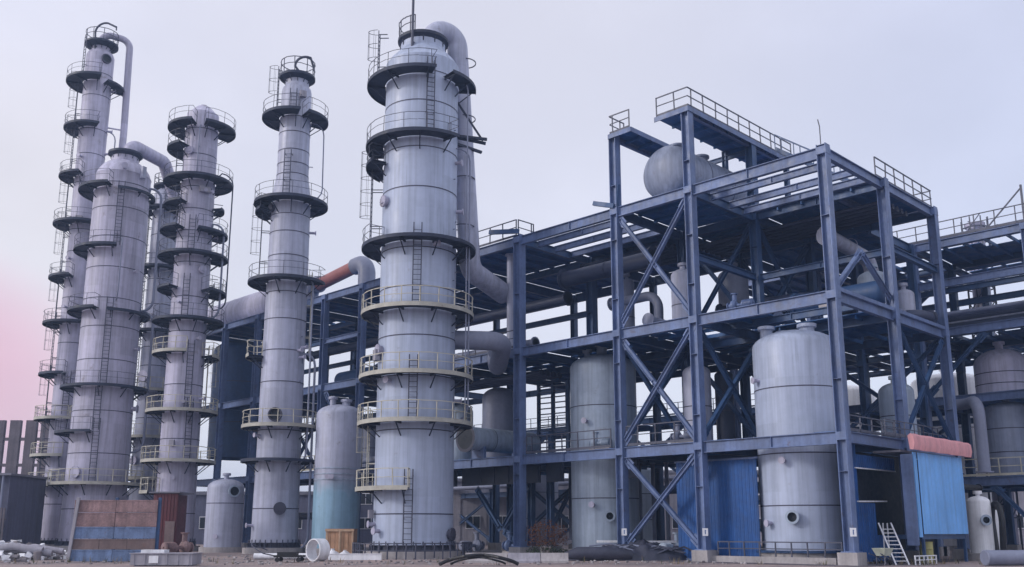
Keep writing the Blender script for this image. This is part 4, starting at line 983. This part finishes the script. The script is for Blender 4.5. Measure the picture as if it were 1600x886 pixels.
# step ladder
t = thing('step_ladder', S(-.8, 2.9, 0), 'pale aluminium ladder leaning against the bright blue wall', 'ladder')
a, b = S(-1.5, 2.1, 0), S(-.1, 3.6, 2.0); n = (a - b); n.z = 0
ladder_mesh(a, b, n + ZZ*.9, .62, rung=.27).build('rails_and_rungs', M['white'], t)
mb = MB(); mb.bar(b + VX*.3, S(-.1, 3.9, 0), .05); mb.bar(b - VX*.2, S(-.1, 3.3, 0), .05); mb.build('rear_leg', M['white'], t)
o = MB(); railing(o, [S(-2.0, 2.4), S(-2.0, 4.9)], .42, .5, r=.025, toe=False)
tag(o.build('low_barrier', M['white'], loc=S(-2.0, 2.4)), 'low pale tube barrier on the ground at the foot of the leaning ladder', 'barrier')
t = thing('oil_drum', S(-1.3, 5.5, 0), 'yellow-green upright drum under the pale blue booth', 'drum'); mb = MB()
mb.lathe(S(-1.3, 5.5), ZZ, [(0, .01), (0, .33), (.03, .35), (.06, .33), (.34, .33), (.36, .35), (.39, .33), (.68, .33), (.7, .35), (.73, .33), (1.02, .33), (1.04, .35), (1.07, .34), (1.07, .31), (1.03, .3), (1.03, .01)], 24)
mb.build('barrel', M['yellow'], t); mb = MB(); mb.lathe(S(-1.4, 5.4, 1.03), ZZ, [(0, .06), (.05, .06), (.05, .01)], 10); mb.build('bung', M['steel2'], t)
t = thing('wheelbarrow', S(-1.1, .9, 0), 'pale green wheelbarrow parked at the foot of the front corner post', 'wheelbarrow')
mb = MB(); c = S(-1.1, .95, .45)
vs = [c + VX*x*k - UX*y*k + ZZ*z for z, k in ((0, .62), (.35, 1.0)) for x, y in ((-.5, -.32), (.5, -.32), (.5, .32), (-.5, .32))]
vs += [c + VX*x*k - UX*y*k + ZZ*z for z, k in ((.36, .96), (.04, .58)) for x, y in ((-.5, -.32), (.5, -.32), (.5, .32), (-.5, .32))]
fs = [(3,2,1,0)]
for q in (0, 4, 8):
    for j in range(4): fs.append((q + j, q + (j+1) % 4, q + 4 + (j+1) % 4, q + 4 + j))
fs.append((12, 13, 14, 15)); mb.add(vs, fs); mb.build('tray', M['palegreen'], t)
mb = MB(); mb.lathe(c + VX*.72 - ZZ*.26 + UX*.05, -UX, [(0, .01), (0, .15), (.02, .19), (.08, .19), (.1, .15), (.1, .01)], 18); mb.build('wheel', M['black'], t)
mb = MB()
for s in (-.2, .2): mb.bar(c + VX*.75 - ZZ*.25 + UX*s*.4, c - VX*.9 + ZZ*.12 + UX*s*1.4, .04); mb.bar(c - VX*.3 + UX*s, c - VX*.35 - ZZ*.44 + UX*s, .04)
mb.build('handle_frame', M['raild'], t)
# pale equipment right of the booth
vtank('pressure_vessel', S(-1.4, 13.0), .62, .4, 3.2, .35, 'small white upright vessel beside a black pipe right of the pale blue booth', 'vessel', M['white'], man=((20, 2.2, .2),), tops=((0, .05, .12, .1),))
pipe('process_pipe', [S(-2.4, 13.2, .2), S(-2.4, 13.2, 2.6), S(-1.6, 14.6, 2.6), S(-1.6, 14.6, .1)], .17, 'black bent pipe in front of the small white vessel', M['black'])
vtank('pressure_vessel', S(-.8, 16.4), .55, .4, 2.6, .3, 'second small white vessel standing behind the black bent pipe', 'vessel', M['white'], tops=((0, .05, .12, .1),))
o = MB(); a = W(46.6, 22.3, .36); b = W(47.4, 27, .36); o.lathe(a, b - a, [(0, .01), (0, .33), (.03, .36), (2.3, .36), (2.3, .4), (2.4, .4), (2.4, .36), (4.8, .36), (4.8, .01)], 24)
tag(o.build('pipe_section', [M['pipe'], M['glass']], loc=a), 'large closed grey pipe section lying on the ground at the right edge', 'pipe')
# white equipment on and behind the right rack
for (u, v, r, z0, z1, hd, lab, m, nm) in [
    (10.5, 42, 3.0, .4, 14.4, .8, 'large white tank behind the far right rack with curving pipes', 'white', 'storage_tank'),
    (0.5, 41, 3.4, .4, 15.4, 1.2, 'widest white tank behind the far right rack', 'white', 'storage_tank'),
    (20.0, 41, 3.2, .4, 14.2, .8, 'white tank seen through the crossed braces behind the open frame', 'white', 'storage_tank'),
    (0.2, 24.2, 1.7, 10.46, 12.6, 1.1, 'domed ribbed grey vessel on the second floor of the far right rack', 'clad2', 'pressure_vessel'),
    (-.3, 22.8, 1.4, 5.06, 9.4, .5, 'slate grey vessel on the lowest floor of the far right rack, nearest its railing', 'drum', 'pressure_vessel'),
    (6.6, 24.5, .9, 5.06, 9.0, .5, 'white vessel on the lowest floor of the far right rack', 'white', 'pressure_vessel'),
    (10.0, 24.5, .7, 5.06, 8.6, .4, 'narrower white vessel on the lowest floor of the far right rack', 'white', 'pressure_vessel'),
    (30, 22, 2.4, .4, 6.5, .8, 'pale tank on the ground far behind the tank beside the braces', 'vessel', 'storage_tank'),
    (40, 20, 2.2, .4, 7.0, .8, 'dull tank on the ground far behind the big column', 'pipe', 'storage_tank')]:
    vtank(nm, S(u, v, z0 if z0 > 1 else 0), r, z0, z1, hd, lab, 'tank' if nm == 'storage_tank' else 'vessel', M[m], (z0 + (z1 - z0)*.35, z0 + (z1 - z0)*.7), skirt=z0 < 1, tops=((0, .1, r*.15, .3),))
# scaffolded stack above the far rack
t = thing('scaffolded_stack', S(3, 36, 0), 'stack wrapped in fine scaffold rising above the roof of the far right rack', 'stack'); c = S(4.9, 36.2)
mb = MB(); mb.lathe(c, ZZ, [(.0, .8), (26.2, .65), (26.2, .8), (26.5, .8), (26.5, .01)], 20); mb.build('shaft', M['clad2'], t); mb = MB()
for a in range(8):
    q = Vector((math.cos(a*math.pi/4), math.sin(a*math.pi/4), 0)); mb.bar(c + q*1.05, c + q*1.05 + ZZ*26.9, .08)
for k in range(24):
    z = 2.6 + k*1.02
    for a in range(8):
        q = [Vector((math.cos((a+j)*math.pi/4), math.sin((a+j)*math.pi/4), 0))*1.05 for j in (0, 1)]
        mb.bar(c + q[0] + ZZ*z, c + q[1] + ZZ*z, .09)
        if (a + k) % 2: mb.bar(c + q[0] + ZZ*z, c + q[1] + ZZ*(z + 1.02), .07)
mb.build('scaffold', M['raild'], t)
# ---------------------------------------------------------------- left side and foreground
Fv, Rv = (W(1, 0)).normalized(), (W(0, 1)).normalized()
def plankwall(name, parts, root):
    pass
t = thing('site_hoarding', W(52, -21, 0), 'site hoarding of red, blue and brown horizontal boards in front of the wide left column', 'hoarding')
z = 0.03
for h, m, nm in ((.62, 'bandbl', 'blue'), (.55, 'bandbr', 'brown'), (.62, 'bandbl', 'blue'), (.75, 'brick', 'rust'), (.66, 'brick', 'rust')):
    x0, x1 = -23.3, -18.85
    k = 2 if nm != 'brown' else 3
    for i in range(k):
        a, b = x0 + (x1 - x0)*i/k + .012, x0 + (x1 - x0)*(i + 1)/k - .012
        mb = MB(); c = W(52 + random.uniform(-.02, .02), (a + b)/2, z + h/2)
        mb.obox(c, Rv*(b - a)/2, Fv*.03, ZZ*(h/2 - .012)); mb.obox(c - Fv*.035 + ZZ*(h/2 - .05), Rv*(b - a)/2, Fv*.012, ZZ*.03)
        o = mb.build('board', M[m], t)
    z += h
for x in (-23.35, -21.1, -18.8):
    mb = MB(); mb.bar(W(52.12 if x > -23 else 51.9, x, 0), W(52.12 if x > -23 else 51.9, x + (.28 if x < -23 else 0), z + .12), .16, .1, up=Fv); mb.build('post', M['wall'] if x < -23 else M['steel2'], t)
t = thing('site_cabin', W(67, -23.6, 0), 'narrow dark red steel cabin in the shade behind the boarded hoarding', 'cabin')
mb = MB(); corrug(mb, W(66, -24.2), W(66, -22.6), .15, 4.1, dep=.03); corrug(mb, W(68.4, -25.1), W(66, -24.2), .15, 4.1, dep=.03)
mb.obox(W(67.4, -23.55, 2.1), Fv*1.2, Rv*.7, ZZ*1.95); mb.build('wall', M['red'], t)
mb = MB(); mb.obox(W(67.3, -23.5, 4.16), Fv*1.5, Rv*1.05, ZZ*.05); mb.build('roof', M['roof'], t)
mb = MB(); mb.obox(W(65.9, -23.0, 1.25), Fv*.03, Rv*.32, ZZ*1.0); mb.build('door', M['bandbr'], t)
# low dark shed far left
t = thing('storage_shed', W(78, -40, 0), 'dark slate shed with a flat roof at the left edge behind the rubble', 'shed')
mb = MB(); mb.obox(W(80, -47.8, 2.95), Fv*3.0, Rv*8.0, ZZ*2.95)
for i in range(12): mb.obox(W(76.98, -55.4 + i*1.35, 2.9), Fv*.05, Rv*.05, ZZ*2.85)
mb.build('wall', M['wall2'], t); mb = MB()
for i in range(26): mb.obox(W(76.4, -45.2 + i*.22, 1.7), Fv*.025, Rv*.075, ZZ*(1.7 + random.uniform(-.12, .06)))
for zz in (.7, 2.5): mb.obox(W(76.46, -42.4, zz), Fv*.03, Rv*2.9, ZZ*.05)
mb.build('paling_screen', M['concd'], t)
mb = MB(); mb.obox(W(79.9, -47.8, 6.0), Fv*3.4, Rv*8.3, ZZ*.09); mb.build('roof', M['roof'], t)
for x in (-43.6, -41.3):
    mb = MB(); mb.obox(W(76.93, x, 1.9), Fv*.05, Rv*.62, ZZ*1.7); mb.build('door', M['concd'], t)
mb = MB(); mb.tube([W(76.7, -40.2, 0), W(76.7, -40.2, 5.9)], .09, 8); mb.build('downpipe', M['pipe'], t)
mb = MB(); mb.tube([W(76.7, -42.4, 0), W(76.7, -42.2, 5.9)], .07, 8); mb.build('downpipe', M['wall'], t)
# unfinished concrete frame behind
t = thing('concrete_skeleton', W(108, -55, 0), 'unfinished grey concrete building frame with thick piers against the pink sky at the left edge', 'building frame')
for x in (-61.2, -59.4, -57.6, -55.8, -54.0, -52.3):
    mb = MB(); mb.obox(W(108, x, 6.9), Fv*.22, Rv*.6, ZZ*6.9); mb.build('pier', M['concd'], t)
for zz in (8.8, 11.7):
    mb = MB(); mb.obox(W(108.1, -57.3, zz), Fv*.25, Rv*6.2, ZZ*.16); mb.build('beam', M['concd'], t)
mb = MB(); mb.obox(W(110.5, -57.3, 5.2), Fv*1.2, Rv*6.4, ZZ*.2); mb.build('slab', M['concd'], t)

def chunks(mb, c, rx, ry, n, smin, smax, zmax, mi=0):
    for i in range(n):
        a = random.uniform(0, 2*math.pi); q = math.sqrt(random.random()); x = math.cos(a)*q*rx; y = math.sin(a)*q*ry
        s = random.uniform(smin, smax); zz = max(0, zmax*(1 - q*q)*random.random())
        M3 = Matrix.Rotation(random.uniform(0, 6.28), 3, 'Z') @ Matrix.Rotation(random.uniform(-.6, .6), 3, 'X')
        p = c + Rv*x + Fv*y + ZZ*(zz + s*.25)
        base = [Vector((sx*random.uniform(.6, 1.1), sy*random.uniform(.5, 1), sz*random.uniform(.35, .7))) * s*.5 for sz in (-1, 1) for sy in (-1, 1) for sx in (-1, 1)]
        mb.add([p + M3 @ v for v in base], [(0,2,3,1),(4,5,7,6),(0,1,5,4),(2,6,7,3),(0,4,6,2),(1,3,7,5)], random.choice((mi, mi, mi + 1)))
mb = MB(); chunks(mb, W(57, -29.0), 3.4, 3.0, 340, .15, .55, .9); chunks(mb, W(52, -27.6), 2.2, 1.2, 90, .1, .4, .35)
tag(mb.build('rubble', [M['white'], M['concm']], loc=W(57, -29)), 'loose pale rubble heaped at the left edge', kind='stuff')
mb = MB(); chunks(mb, W(50.5, -4), 26, 2.8, 420, .04, .16, .0); chunks(mb, W(60, -12), 14, 4, 200, .05, .2, .0)
tag(mb.build('gravel', [M['conc'], M['concm']], loc=W(50, -4)), 'small stones strewn over the ground', kind='stuff')
t = thing('tarpaulin_bundle', W(56, -27.4, 0), 'rolled pale sheets bundled on the rubble at the left edge', 'bundle')
for i, (x, zz, r) in enumerate(((-27.9, .75, .22), (-27.5, .6, .2), (-27.0, .72, .17))):
    mb = MB(); mb.tube([W(55.2 + i*.3, x - 1.5, zz - .2), W(55.2 + i*.25, x, zz), W(55.4 + i*.3, x + 1.5, zz - .25)], r, 12); mb.build('roll', M['wall'], t)
mb = MB()
for k in (-1, 1): mb.lathe(W(55.5 - .4*k, -27.4 + k*.9, 0), ZZ, [(0, .22), (.45, .22), (.5, .15), (.5, .01)], 14)
mb.build('stand', M['concm'], t)

mb = MB()
spots = [(random.uniform(47.5, 56), random.uniform(-26, 26), random.randint(3, 9)) for _ in range(60)] + [(52 + random.uniform(-.6, .2), random.uniform(-23.5, -18.7), 6) for _ in range(14)]
spots += [(random.uniform(47.3, 49.3), random.uniform(14.5, 24), random.randint(6, 16)) for _ in range(26)]
for d, r, k in spots:
    c = W(d, r)
    for i in range(k):
        a = random.uniform(0, 6.28); h = random.uniform(.1, .38); l = Vector((math.cos(a), math.sin(a), 0)); b = c + l*random.uniform(0, .16); s = Vector((-l.y, l.x, 0))*.012
        e = b + l*h*random.uniform(.2, .7) + ZZ*h; m2 = (b + e)/2 + ZZ*h*.12
        mb.add([b - s, b + s, m2 + s*.8, m2 - s*.8, e], [(0,1,2,3), (3,2,4)], random.choice((0, 0, 1)))
tag(mb.build('weeds', [M['drygrass'], M['leafg']], loc=W(50, 0)), 'sparse dry weeds growing on the ground', kind='stuff')
# steel skid in front of the hoarding
t = thing('steel_trough', W(47, -16.4, 0), 'low pale blue steel trough with a white plate, on the ground right of the hoarding', 'trough')
mb = MB(); c = W(47, -16.45, .3); mb.obox(c, Rv*1.45, Fv*.7, ZZ*.26); mb.obox(c + ZZ*.27, Rv*1.5, Fv*.75, ZZ*.02)
for i in range(6): mb.obox(c - Fv*.71 + Rv*(-1.3 + i*.52), Rv*.03, Fv*.02, ZZ*.25)
mb.build('body', M['wall'], t)
mb = MB(); mb.obox(c - Fv*.735 - Rv*.35, Rv*.22, Fv*.008, ZZ*.17); mb.build('plate', M['white'], t)
mb = MB(); mb.obox(c - Rv*.6 + ZZ*.36 + Fv*.1, Rv*.55, Fv*.35, ZZ*.07); mb.build('lid', M['white'], t)
mb = MB()
for x in (-1.2, 1.2): mb.obox(c + Rv*x - ZZ*.27, Rv*.08, Fv*.6, ZZ*.035)
mb.build('skid_runner', M['steel2'], t)
# long white pipe, ring, crate
o = MB(); a = W(57, -14.9, .18); o.lathe(a, Rv, [(0, .13, 1), (0, .17), (3.6, .17), (3.6, .13, 1), (3.5, .12, 1)], 18)
tag(o.build('plastic_pipe', [M['white'], M['glass']], loc=a), 'long white pipe lying on the ground below the slender ringed column', 'pipe')
o = MB(); a = W(53.2, -10.75, .60); ax = (W(.78, .62)).normalized()
o.lathe(a, ax, [(0, .545), (0, .59), (.01, .6), (.69, .6), (.7, .59), (.7, .545), (0, .545)], 40)
tag(o.build('concrete_ring', M['white'], loc=W(53.2, -10.75, 0)), 'pale open pipe ring standing on edge on the ground near the wooden crate', 'ring')
t = thing('wooden_crate', W(62, -10.9, 0), 'orange-brown wooden crate on the ground left of the big column', 'crate'); c = W(62, -10.75, .92)
mb = MB()
for s in (-1, 1):
    for i in range(6): mb.obox(c + Fv*s*.7 + Rv*(-.7 + i*.28), Rv*.13, Fv*.015, ZZ*.78)
    for i in range(5): mb.obox(c + Rv*s*.86 + Fv*(-.56 + i*.28), Fv*.13, Rv*.015, ZZ*.78)
mb.obox(c + ZZ*.80, Rv*.9, Fv*.75, ZZ*.02); mb.build('panel', M['wood'], t)
mb = MB()
for x in (-.8, 0.05, .8): mb.obox(c - Fv*.735 + Rv*x, Rv*.06, Fv*.02, ZZ*.8)
for zz in (-.74, .72): mb.obox(c - Fv*.775 + ZZ*zz, Rv*.9, Fv*.02, ZZ*.06)
mb.obox(c - Fv*.775, Rv*.05, Fv*.018, ZZ*.66); mb.build('batten', M['woodp'], t)
mb = MB()
for x in (-.7, 0, .7): mb.obox(W(62, -10.75 + x, .06), Rv*.07, Fv*.7, ZZ*.06)
mb.build('skid', M['wood'], t)
for i, (x, d, s, lab) in enumerate(((-11.0, 60.4, .45, 'small pale sack slumped in front of the wooden crate'), (-10.2, 60.2, .38, 'smaller white sack beside the slumped one by the crate'))):
    mb = MB(); mb.lathe(W(d, x, 0), ZZ, [(0, s*.9), (s*.25, s), (s*.7, s*.8), (s*.95, s*.35), (s*1.1, s*.18), (s*1.2, s*.25), (s*1.2, .01)], 14)
    for j, v in enumerate(mb.v): mb.v[j] = v + Rv*random.uniform(-.05, .05) + ZZ*random.uniform(-.02, .02)*(1 if v.z > .05 else 0)
    tag(mb.build('sack', M['white'], loc=W(d, x, 0)), lab, 'sack')
o = MB(); o.obox(W(56, -8.9, .16), Rv*1.5, Fv*.12, ZZ*.16); o.obox(W(56, -8.9, .335), Rv*1.52, Fv*.15, ZZ*.015)
tag(o.build('kerb_block', M['white'], loc=W(56, -8.9, 0)), 'low white kerb block on the ground below the wooden crate', 'kerb')
t = thing('hand_cart', W(51.5, -11.9, 0), 'small black hand cart on the ground left of the pale ring', 'cart'); c = W(51.5, -11.6, .32)
mb = MB(); mb.obox(c, Rv*.75, Fv*.4, ZZ*.05); mb.obox(c + ZZ*.13 - Rv*.1, Rv*.5, Fv*.3, ZZ*.08); mb.build('platform', M['black'], t)
for x in (-.55, .55):
    for f in (-.42, .42):
        mb = MB(); mb.lathe(c + Rv*x + Fv*(f - .03) - ZZ*.17, Fv, [(0, .01), (0, .12), (.06, .12), (.06, .01)], 14); mb.build('wheel', M['black'], t)
mb = MB(); mb.tube(fillet([c - Rv*.7, c - Rv*1.2 + ZZ*.25, c - Rv*1.25 + ZZ*.3 + Fv*.3], .1, 4), .03, 8); mb.build('handle', M['raild'], t)
# low concrete wall, black hoses
t = thing('concrete_barrier', W(51, -.2, 0), 'low pale concrete barrier across the foreground right of the big column', 'barrier')
for i, (x0, x1) in enumerate(((-2.4, -.25), (-.22, 1.45), (1.48, 2.9))):
    mb = MB(); pr = [(-.34, 0), (-.34, .1), (-.2, .26), (-.14, .5), (.14, .5), (.2, .26), (.34, .1), (.34, 0)]
    vs = [W(51, x) + Fv*p + ZZ*zz for x in (x0, x1) for p, zz in pr]
    mb.add(vs, [(j, (j+1) % 8, 8 + (j+1) % 8, 8 + j) for j in range(8)] + [tuple(range(7, -1, -1)), tuple(range(8, 16))]); mb.build('block', M['conc'] if i != 1 else M['wall'], t)
for i, (d, x0, x1, h, lab) in enumerate(((46.6, -3.4, .3, .42, 'black rubber hose bent in a low arch at the bottom edge'), (46.9, -2.9, -.3, .3, 'thinner black hose arching under the thicker one at the bottom edge'))):
    mb = MB(); pts = [W(d + .3*math.sin(k*.9), x0 + (x1 - x0)*k/16, .07 + h*math.sin(math.pi*k/16)**.8) for k in range(17)]
    mb.tube(pts, .085 if i == 0 else .05, 10); tag(mb.build('rubber_hose', M['black'], loc=pts[0]), lab, 'hose')
# dark heap under tarpaulin
from mathutils import noise as mnoise
t = thing('tarpaulin_heap', W(55, 7.2, 0), 'long dark heap under creased tarpaulin in front of the narrow braced bay', 'heap'); mb = MB()
nx, ny = 90, 26; vs = []
for j in range(ny + 1):
    for i in range(nx + 1):
        s, q = i/nx, j/ny*2 - 1
        x = -4.2 + 8.2*s; w = 1.7*(min(1, math.sin(math.pi*min(1, s*1.02))*1.9))**.5 if 0 < s < 1 else 0.02
        e = max(0, 1 - q*q)**.6 * max(0, math.sin(math.pi*s))**.55
        n = mnoise.fractal(Vector((x*.9, q*1.6, 3.1)), 1.0, 2.0, 5); n2 = mnoise.noise(Vector((x*1.1 + q*2.5, q*5.0, 1.7)))
        zz = e*(.72 + .42*s + .44*n + .17*n2 + .10*mnoise.noise(Vector((x*4, q*9, 5))))
        vs.append(W(55.5 + q*w + s*1.2, 7.0 + x, max(-.02, zz)))
mb.add(vs, [(j*(nx+1)+i, j*(nx+1)+i+1, (j+1)*(nx+1)+i+1, (j+1)*(nx+1)+i) for j in range(ny) for i in range(nx)], 0, True)
mb.build('tarpaulin', M['tarpd'], t, angle=60)
for k in range(14):
    x = random.uniform(-1.6, 3.2); L = random.uniform(1.2, 2.6); zz = .75 + random.uniform(-.1, .2); mb = MB(); d = 55.2 + random.uniform(-.6, .6)
    mb.tube([W(d, 7 + x - L/2, zz - random.uniform(.1, .35)), W(d + .2, 7 + x, zz), W(d + random.uniform(-.3, .5), 7 + x + L/2, zz - random.uniform(.1, .4))], random.choice((.03, .045, .06)), 6)
    mb.build('rod', random.choice((M['raild'], M['tarpd'], M['pipe'])), t)
mb = MB(); mb.tube([W(53.8, 2.7, .25), W(53.9, 3.6, .42), W(54.2, 5.2, .40), W(54.5, 6.6, .3)], .3, 16, radii=[.12, .34, .36, .25]); mb.build('roll', M['tarpd'], t)
for i, (x, d, lab) in enumerate(((9.2, 57, 'pale plank stack on the ground behind the tarpaulin heap'), (6.4, 58.5, 'short pale plank stack behind the tarpaulin heap, nearer the upright tank'))):
    t = thing('plank_stack', W(d, x, 0), lab, 'planks')
    for k in range(5):
        mb = MB(); mb.obox(W(d + random.uniform(-.1, .1), x + random.uniform(-.15, .15), .2 + k*.2), Rv*(1.5 - .3*i), Fv*.5, ZZ*.06); mb.build('plank', M['wall'] if k % 2 else M['white'], t)
# autumn bush by the post
t = thing('shrub', S(20.5, -1.6, 0), 'rust-brown dry shrub at the foot of a free-standing post', 'shrub')
c = S(20.8, 1.0); mb = MB()
for k in range(22):
    a = random.uniform(0, 6.28); q = random.uniform(.3, 1.1); mb.tube([c + Vector((math.cos(a)*.1, math.sin(a)*.1, 0)), c + Vector((math.cos(a)*q*.6, math.sin(a)*q*.6, random.uniform(.6, 1.2))), c + Vector((math.cos(a)*q, math.sin(a)*q, random.uniform(1.1, 2.3)))], .018, 4)
mb.build('stem', M['bandbr'], t)
for nm, m, cnt, zl, zh in (('foliage', 'leafb', 1100, .7, 2.5), ('low_foliage', 'leafg', 700, .05, 1.1)):
    mb = MB()
    for k in range(cnt):
        a = random.uniform(0, 6.28); q = math.sqrt(random.random())*1.35; zz = random.uniform(zl, zh - .5*q); s = random.uniform(.05, .1)
        p = c + Vector((math.cos(a)*q, math.sin(a)*q, zz)); u = Vector((random.gauss(0,1), random.gauss(0,1), random.gauss(0,1))).normalized(); w = u.orthogonal().normalized()
        mb.add([p - u*s, p + w*s*.5, p + u*s, p - w*s*.5], [(0,1,2,3)])
    mb.build(nm, M[m], t)

# ---------------------------------------------------------------- far buildings
def building(c, w, dp, h, label, m, nwin, rows=1, roof=True, wz=2.6):
    t = thing('industrial_building', W(*c), label, 'building', 'buildings behind the plant'); d, r = c
    mb = MB(); mb.obox(W(d, r, h/2), Rv*w/2, Fv*dp/2, ZZ*h/2)
    for i in range(int(w/3)): mb.obox(W(d - dp/2 - .03, r - w/2 + 1 + i*3, h/2), Rv*.06, Fv*.05, ZZ*h/2*.985)
    mb.build('wall', M[m], t); mb = MB()
    mb.obox(W(d, r, h + .12), Rv*(w/2 + .3), Fv*(dp/2 + .3), ZZ*.12); mb.obox(W(d, r, h + .24 + .1), Rv*(w/2 - .4), Fv*(dp/2 - .4), ZZ*.1); mb.build('roof', M['roof'], t)
    for j in range(rows):
        for i in range(nwin):
            x = r - w/2 + w*(i + .5)/nwin; zz = wz + j*3.2; mb = MB()
            mb.obox(W(d - dp/2 - .06, x, zz), Rv*.85, Fv*.05, ZZ*.75); o = mb.build('window', M['white'], t)
            mb = MB()
            for s in (-.41, .41): mb.obox(W(d - dp/2 - .12, x + s, zz), Rv*.37, Fv*.015, ZZ*.66)
            mb.build('pane', M['glass'], o)
building((118, 4), 34, 10, 7.2, 'long pale workshop with a row of windows, seen under the rack', 'wall', 10)
building((126, -46), 44, 10, 6.0, 'long low dark workshop behind the left columns', 'wall2', 8)
building((112, 52), 40, 12, 6.5, 'grey workshop behind the far right rack', 'wall', 8, 1)
building((140, 30), 26, 10, 9.5, 'taller two-row pale building far behind the open frame', 'wall', 7, 2)
building((135, -14), 22, 10, 8.0, 'dark two-row building far behind the slender ringed column', 'wall2', 6, 2)

# ---------------------------------------------------------------- ground
def sheet(name, x0, x1, y0, y1, z, m, n=1):
    mb = MB(); mb.add([(x0, y0, z), (x1, y0, z), (x1, y1, z), (x0, y1, z)], [(0,1,2,3)]); return tag(mb.build(name, m), kind='structure')
sheet('ground', -900, 900, -900, 900, 0.0, M['ground'])
mb = MB(); vs = [S(-1.2, -1.6, .012), S(-1.2, 14.5, .012), S(70, 14.5, .012), S(70, -1.6, .012)]; mb.add(vs, [(0, 3, 2, 1)][:1] + []); o = mb.build('pavement', M['concd'], loc=S(0, 0, 0)); tag(o, kind='structure')

HAZE = 0.0008
# ---------------------------------------------------------------- sky, sun, camera
SUN_AZ, SUN_EL = 152.0, 24.0                                     # counter-clockwise from +X
w = bpy.data.worlds.new('World'); scene.world = w; w.use_nodes = True
nt = w.node_tree; N = nt.nodes; L = nt.links; N.clear()
out = N.new('ShaderNodeOutputWorld'); add = N.new('ShaderNodeAddShader')
sky = N.new('ShaderNodeTexSky'); sky.sky_type = 'NISHITA'; sky.sun_disc = False; sky.sun_elevation = R_(SUN_EL); sky.sun_rotation = R_((90 - SUN_AZ) % 360)
sky.air_density = 1.0; sky.dust_density = 1.5
b1 = N.new('ShaderNodeBackground'); b1.inputs['Strength'].default_value = 0.05; L.new(sky.outputs[0], b1.inputs[0])
tc = N.new('ShaderNodeTexCoord')
def vdot(v):
    n = N.new('ShaderNodeVectorMath'); n.operation = 'DOT_PRODUCT'; n.inputs[1].default_value = Vector(v).normalized(); L.new(tc.outputs['Generated'], n.inputs[0]); return n.outputs['Value']
def mr(src, a, b, c=0.0, d=1.0, sm=True):
    n = N.new('ShaderNodeMapRange'); n.interpolation_type = 'SMOOTHSTEP' if sm else 'LINEAR'
    for i, x in enumerate((a, b, c, d)): n.inputs[i + 1].default_value = x
    L.new(src, n.inputs[0]); return n.outputs[0]
def mix(f, a, b):
    n = N.new('ShaderNodeMix'); n.data_type = 'RGBA'; L.new(f, n.inputs['Factor'])
    for s, x in (('A', a), ('B', b)):
        if isinstance(x, tuple): n.inputs[s].default_value = (*x, 1)
        else: L.new(x, n.inputs[s])
    return n.outputs['Result']
def dirv(q, el):
    v = W(1, q); v.normalize(); return v * math.cos(R_(el)) + ZZ * math.sin(R_(el))
ns = N.new('ShaderNodeTexNoise'); ns.inputs['Scale'].default_value = 2.6; ns.inputs['Detail'].default_value = 6; ns.inputs['Roughness'].default_value = .5
mp = N.new('ShaderNodeMapping'); mp.inputs['Scale'].default_value = (1, 1, 1.6); L.new(tc.outputs['Generated'], mp.inputs[0]); L.new(mp.outputs[0], ns.inputs['Vector'])
c = mix(mr(vdot(dirv(.75, 26)), .80, .99), (0.83, 0.82, 0.905), (0.57, 0.575, 0.70))
c = mix(mr(vdot(dirv(-.56, 20)), .55, .97, 0, 1), c, (0.69, 0.67, 0.745))
c = mix(mr(vdot(dirv(-.56, 12.5)), .965, .999, 0, .8), c, (0.72, 0.66, 0.66))
c = mix(mr(vdot(dirv(-.60, 6.5)), .988, .9998, 0, .95), c, (0.76, 0.39, 0.47))
mu = N.new('ShaderNodeMix'); mu.data_type = 'RGBA'; mu.blend_type = 'MULTIPLY'; mu.inputs['Factor'].default_value = 1
L.new(c, mu.inputs['A']); L.new(mr(ns.outputs['Fac'], .3, .7, .91, 1.06), mu.inputs['B'])
b2 = N.new('ShaderNodeBackground'); b2.inputs['Strength'].default_value = 1.06; L.new(mu.outputs['Result'], b2.inputs[0])
L.new(b1.outputs[0], add.inputs[0]); L.new(b2.outputs[0], add.inputs[1]); L.new(add.outputs[0], out.inputs[0])

sl = bpy.data.lights.new('sun', 'SUN'); sl.energy = 1.5; sl.angle = R_(10); sl.color = (1.0, 0.95, 0.92)
so = bpy.data.objects.new('sun', sl); COL.objects.link(so)
sd = Vector((math.cos(R_(SUN_AZ))*math.cos(R_(SUN_EL)), math.sin(R_(SUN_AZ))*math.cos(R_(SUN_EL)), math.sin(R_(SUN_EL))))
so.rotation_euler = (-sd).to_track_quat('-Z', 'Y').to_euler()

hz = bpy.data.materials.new('haze_air'); hz.use_nodes = True; hn = hz.node_tree.nodes; hn.clear()
ho = hn.new('ShaderNodeOutputMaterial'); pv = hn.new('ShaderNodeVolumePrincipled'); pv.inputs['Density'].default_value = HAZE; pv.inputs['Color'].default_value = (.48, .66, 1.0, 1); pv.inputs['Anisotropy'].default_value = .2
hz.node_tree.links.new(pv.outputs[0], ho.inputs['Volume'])
mb = MB(); mb.box((-905, -905, -1), (905, 905, 54)); tag(mb.build('haze', hz), kind='stuff')
cam = bpy.data.cameras.new('camera'); cam.sensor_width = 36; cam.lens = 1500/1600*36; cam.shift_y = 0.0425; cam.clip_end = 5000
co = bpy.data.objects.new('camera', cam); COL.objects.link(co); co.location = (0, 0, 1.6); co.rotation_euler = (R_(90 + 12.0), 0, R_(-45))
scene.camera = co
scene.view_settings.view_transform = 'Standard'; scene.view_settings.look = 'None'; scene.view_settings.exposure = 0; scene.view_settings.gamma = 1
scene.cycles.max_bounces = 6; scene.cycles.diffuse_bounces = 3
